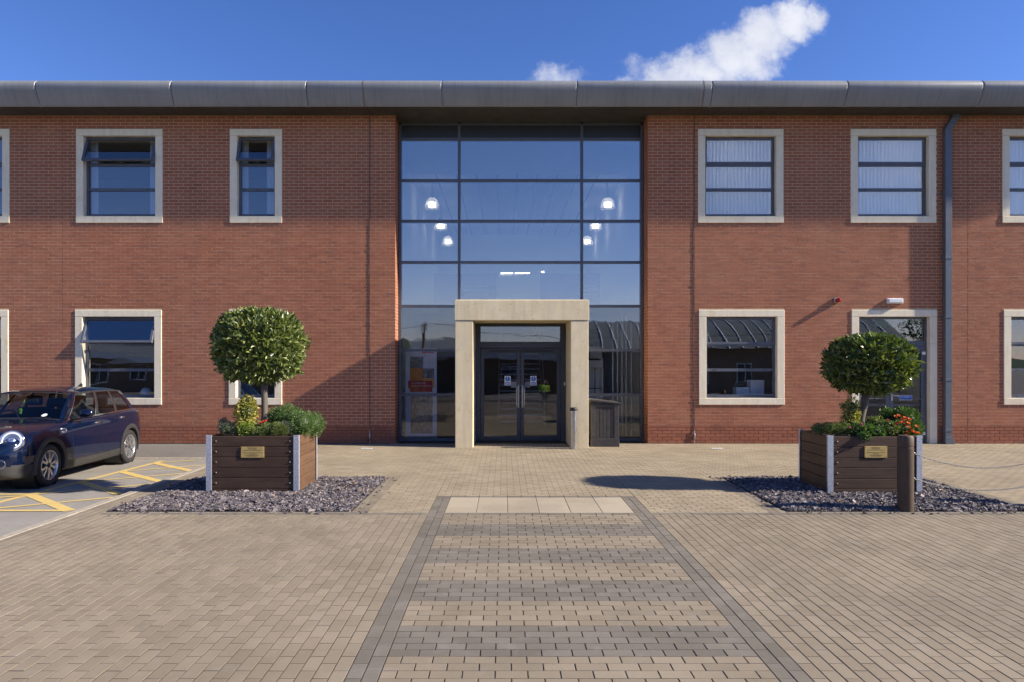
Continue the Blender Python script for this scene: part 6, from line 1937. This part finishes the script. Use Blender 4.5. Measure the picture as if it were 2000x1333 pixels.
# trees on the skyline
def far_tree(x, y, h, r, label):
    t = thing('tree', label, 'tree', (x, y, GZ), group='trees across the drive')
    m = MB(); m.tube([(x, y, GZ), (x + 0.1, y, GZ + h * 0.5), (x, y, GZ + h * 0.75)], [0.22, 0.16, 0.06], 8); m.build('trunk', 'bark', t)
    Vs = []; Fs = []; o = 0
    for q in range(9):
        c = np.array((x + R.uniform(-.6, .6) * r, y + R.uniform(-.6, .6) * r, GZ + h * R.uniform(0.45, 0.9))); k = 260
        u = unit(k); pos = u * NR.uniform(0.4, 1.0, (k, 1)) * r * 0.55 + c
        v, f = leaves(pos, u + unit(k) * 0.8, unit(k) + np.array((0, 0, .5)), NR.uniform(0.18, 0.34, k), NR.uniform(0.12, 0.2, k)); Vs.append(v); Fs.append(f + o); o += len(v)
    np_obj('crown', np.concatenate(Vs), np.concatenate(Fs), 'far_leaf', t)
for q, (x, y, h, r, lb) in enumerate(((-34, -44, 7.5, 2.6, 'leafy tree behind the left part of the brown brick building'), (-14, -40, 7.0, 2.8, 'tree rising behind the roof of the brown brick building'),
                                      (-48, -46, 9.5, 3.4, 'tall tree far left across the drive'), (41, -32, 7.0, 3.0, 'tree beyond the curved roof hall'), (-23, -41, 6.6, 2.6, 'small tree behind the left of the brown brick building'))):
    far_tree(x, y, h, r, lb)
# low hills closing the horizon
hl = MB(); vs = []; fs = []
for k in range(97):
    a = 2 * PI * k / 96; rr_ = 420
    hgt = 9 + 6 * math.sin(a * 3 + 1) + 4 * math.sin(a * 7.3) + 2 * math.sin(a * 17)
    vs += [(rr_ * math.cos(a), rr_ * math.sin(a), GZ - 1), (1.12 * rr_ * math.cos(a), 1.12 * rr_ * math.sin(a), max(3, hgt))]
for k in range(96): fs.append((2 * k, 2 * k + 2, 2 * k + 3, 2 * k + 1))
hl.add(vs, fs); kind(hl.build('hills', 'far_leaf', smooth=True), 'structure', 'low wooded hills on the horizon')

# colleague in a yellow hi-vis jacket standing behind the photographer
def skin_mesh(name, joints, edges, mat, parent, sub=2):
    me = bpy.data.meshes.new(name)
    me.from_pydata([j[0] for j in joints], edges, [])
    o = bpy.data.objects.new('tmp_skin', me); COL.objects.link(o)
    md = o.modifiers.new('s', 'SKIN'); md.use_smooth_shade = True
    for i, j in enumerate(joints):
        sv = me.skin_vertices[0].data[i]; r = j[1]
        sv.radius = (r, r) if isinstance(r, (int, float)) else r
        sv.use_root = (i == 0)
    ms = o.modifiers.new('d', 'SUBSURF'); ms.levels = sub; ms.render_levels = sub
    dg = bpy.context.evaluated_depsgraph_get(); dg.update()
    m2 = bpy.data.meshes.new_from_object(o.evaluated_get(dg)); m2.name = name
    bpy.data.objects.remove(o); bpy.data.meshes.remove(me)
    return link(name, m2, mat, parent, smooth=True, local=True)
pr_ = thing('person', 'person in a yellow hi-vis jacket and dark trousers standing across the court', 'person', (2.46, -7.9, -0.90), rotz=math.radians(160))
J = [((0, 0, 0.95), 0.14), ((0, 0, 1.15), 0.13), ((0, 0, 1.38), 0.15), ((0, -0.01, 1.50), 0.058), ((0, -0.02, 1.57), 0.055),
     ((0.17, 0, 1.43), 0.062), ((0.25, 0.02, 1.16), 0.046), ((0.22, -0.14, 0.98), 0.034), ((0.20, -0.19, 0.93), 0.032),
     ((-0.17, 0, 1.43), 0.062), ((-0.24, 0.03, 1.16), 0.046), ((-0.25, -0.02, 0.92), 0.034), ((-0.25, -0.04, 0.85), 0.032),
     ((0.09, 0, 0.86), 0.092), ((0.10, -0.01, 0.48), 0.060), ((0.11, 0.02, 0.09), 0.042), ((0.12, -0.13, 0.035), 0.036),
     ((-0.09, 0, 0.86), 0.092), ((-0.11, 0.0, 0.48), 0.060), ((-0.13, 0.03, 0.09), 0.042), ((-0.15, -0.12, 0.035), 0.036)]
E = [(0, 1), (1, 2), (2, 3), (3, 4), (2, 5), (5, 6), (6, 7), (7, 8), (2, 9), (9, 10), (10, 11), (11, 12), (0, 13), (13, 14), (14, 15), (15, 16), (0, 17), (17, 18), (18, 19), (19, 20)]
for side, (wi, hand) in enumerate(((8, Vector((0.20, -0.19, 0.93))), (12, Vector((-0.25, -0.04, 0.85))))):
    fwd = Vector((-0.02, -0.06, -0.05)).normalized() if side == 0 else Vector((0.0, -0.03, -0.09)).normalized()
    pi_ = len(J); J.append((hand + fwd * 0.05, (0.036, 0.018))); E.append((wi, pi_))
    for q in range(4):
        lt = Vector(((q - 1.5) * 0.018, 0, 0)); ln = (0.066, 0.075, 0.072, 0.058)[q]
        a = len(J); J.append((hand + fwd * 0.085 + lt, 0.009)); J.append((hand + fwd * (0.085 + ln * 0.55) + lt + Vector((0, -0.01, 0)), 0.008)); J.append((hand + fwd * (0.085 + ln) + lt + Vector((0, 0.012, 0)), 0.007))
        E += [(pi_, a), (a, a + 1), (a + 1, a + 2)]
    sgn = -1 if side == 0 else 1
    a = len(J); J.append((hand + fwd * 0.03 + Vector((sgn * 0.035, -0.01, 0)), 0.010)); J.append((hand + fwd * 0.07 + Vector((sgn * 0.045, -0.015, 0)), 0.008)); E += [(wi, a), (a, a + 1)]
skin_mesh('body', J, E, 'navy_cloth', pr_)
JJ = [((0, 0, 0.90), 0.165), ((0, 0, 1.15), 0.15), ((0, 0, 1.39), 0.165), ((0, -0.005, 1.47), 0.075), ((0.18, 0, 1.43), 0.075), ((0.255, 0.02, 1.16), 0.060), ((0.225, -0.13, 1.0), 0.05), ((-0.18, 0, 1.43), 0.075), ((-0.245, 0.03, 1.16), 0.060), ((-0.252, -0.01, 0.95), 0.05)]
skin_mesh('jacket', JJ, [(0, 1), (1, 2), (2, 3), (2, 4), (4, 5), (5, 6), (2, 7), (7, 8), (8, 9)], 'hi_vis', pr_)
hm = MB(); hm.ball((0, -0.02, 1.665), (0.078, 0.098, 0.118), 18, 14); hm.ball((0, -0.115, 1.655), (0.014, 0.022, 0.02), 8, 6)
for s in (-1, 1): hm.ball((s * 0.08, -0.01, 1.66), (0.012, 0.022, 0.032), 8, 6)
hm.build('head', 'skin', pr_, smooth=True, local=True)
hr_m = MB(); hr_m.ball((0, 0.005, 1.69), (0.086, 0.10, 0.112), 18, 12); hr_m.v = [(x, y, max(z, 1.66 + (0.04 if y < -0.05 else 0))) for x, y, z in hr_m.v]; hr_m.build('hair', 'hair', pr_, smooth=True, local=True)
fm = MB()
for s in (-1, 1): fm.ball((s * 0.03, -0.107, 1.675), (0.011, 0.008, 0.007), 8, 6)
fm.box(-0.025, 0.025, -0.116, -0.108, 1.605, 1.612); fm.build('face_features', 'hair', pr_, local=True)
for z in (1.02, 1.22):
    m = MB(); m.lathe([(0.172, z), (0.172, z + 0.05)], 24, Matrix.Diagonal((1.0, 0.98, 1, 1))); m.build('reflective_band', 'reflective_tape', pr_, smooth=True, local=True, recalc=False)
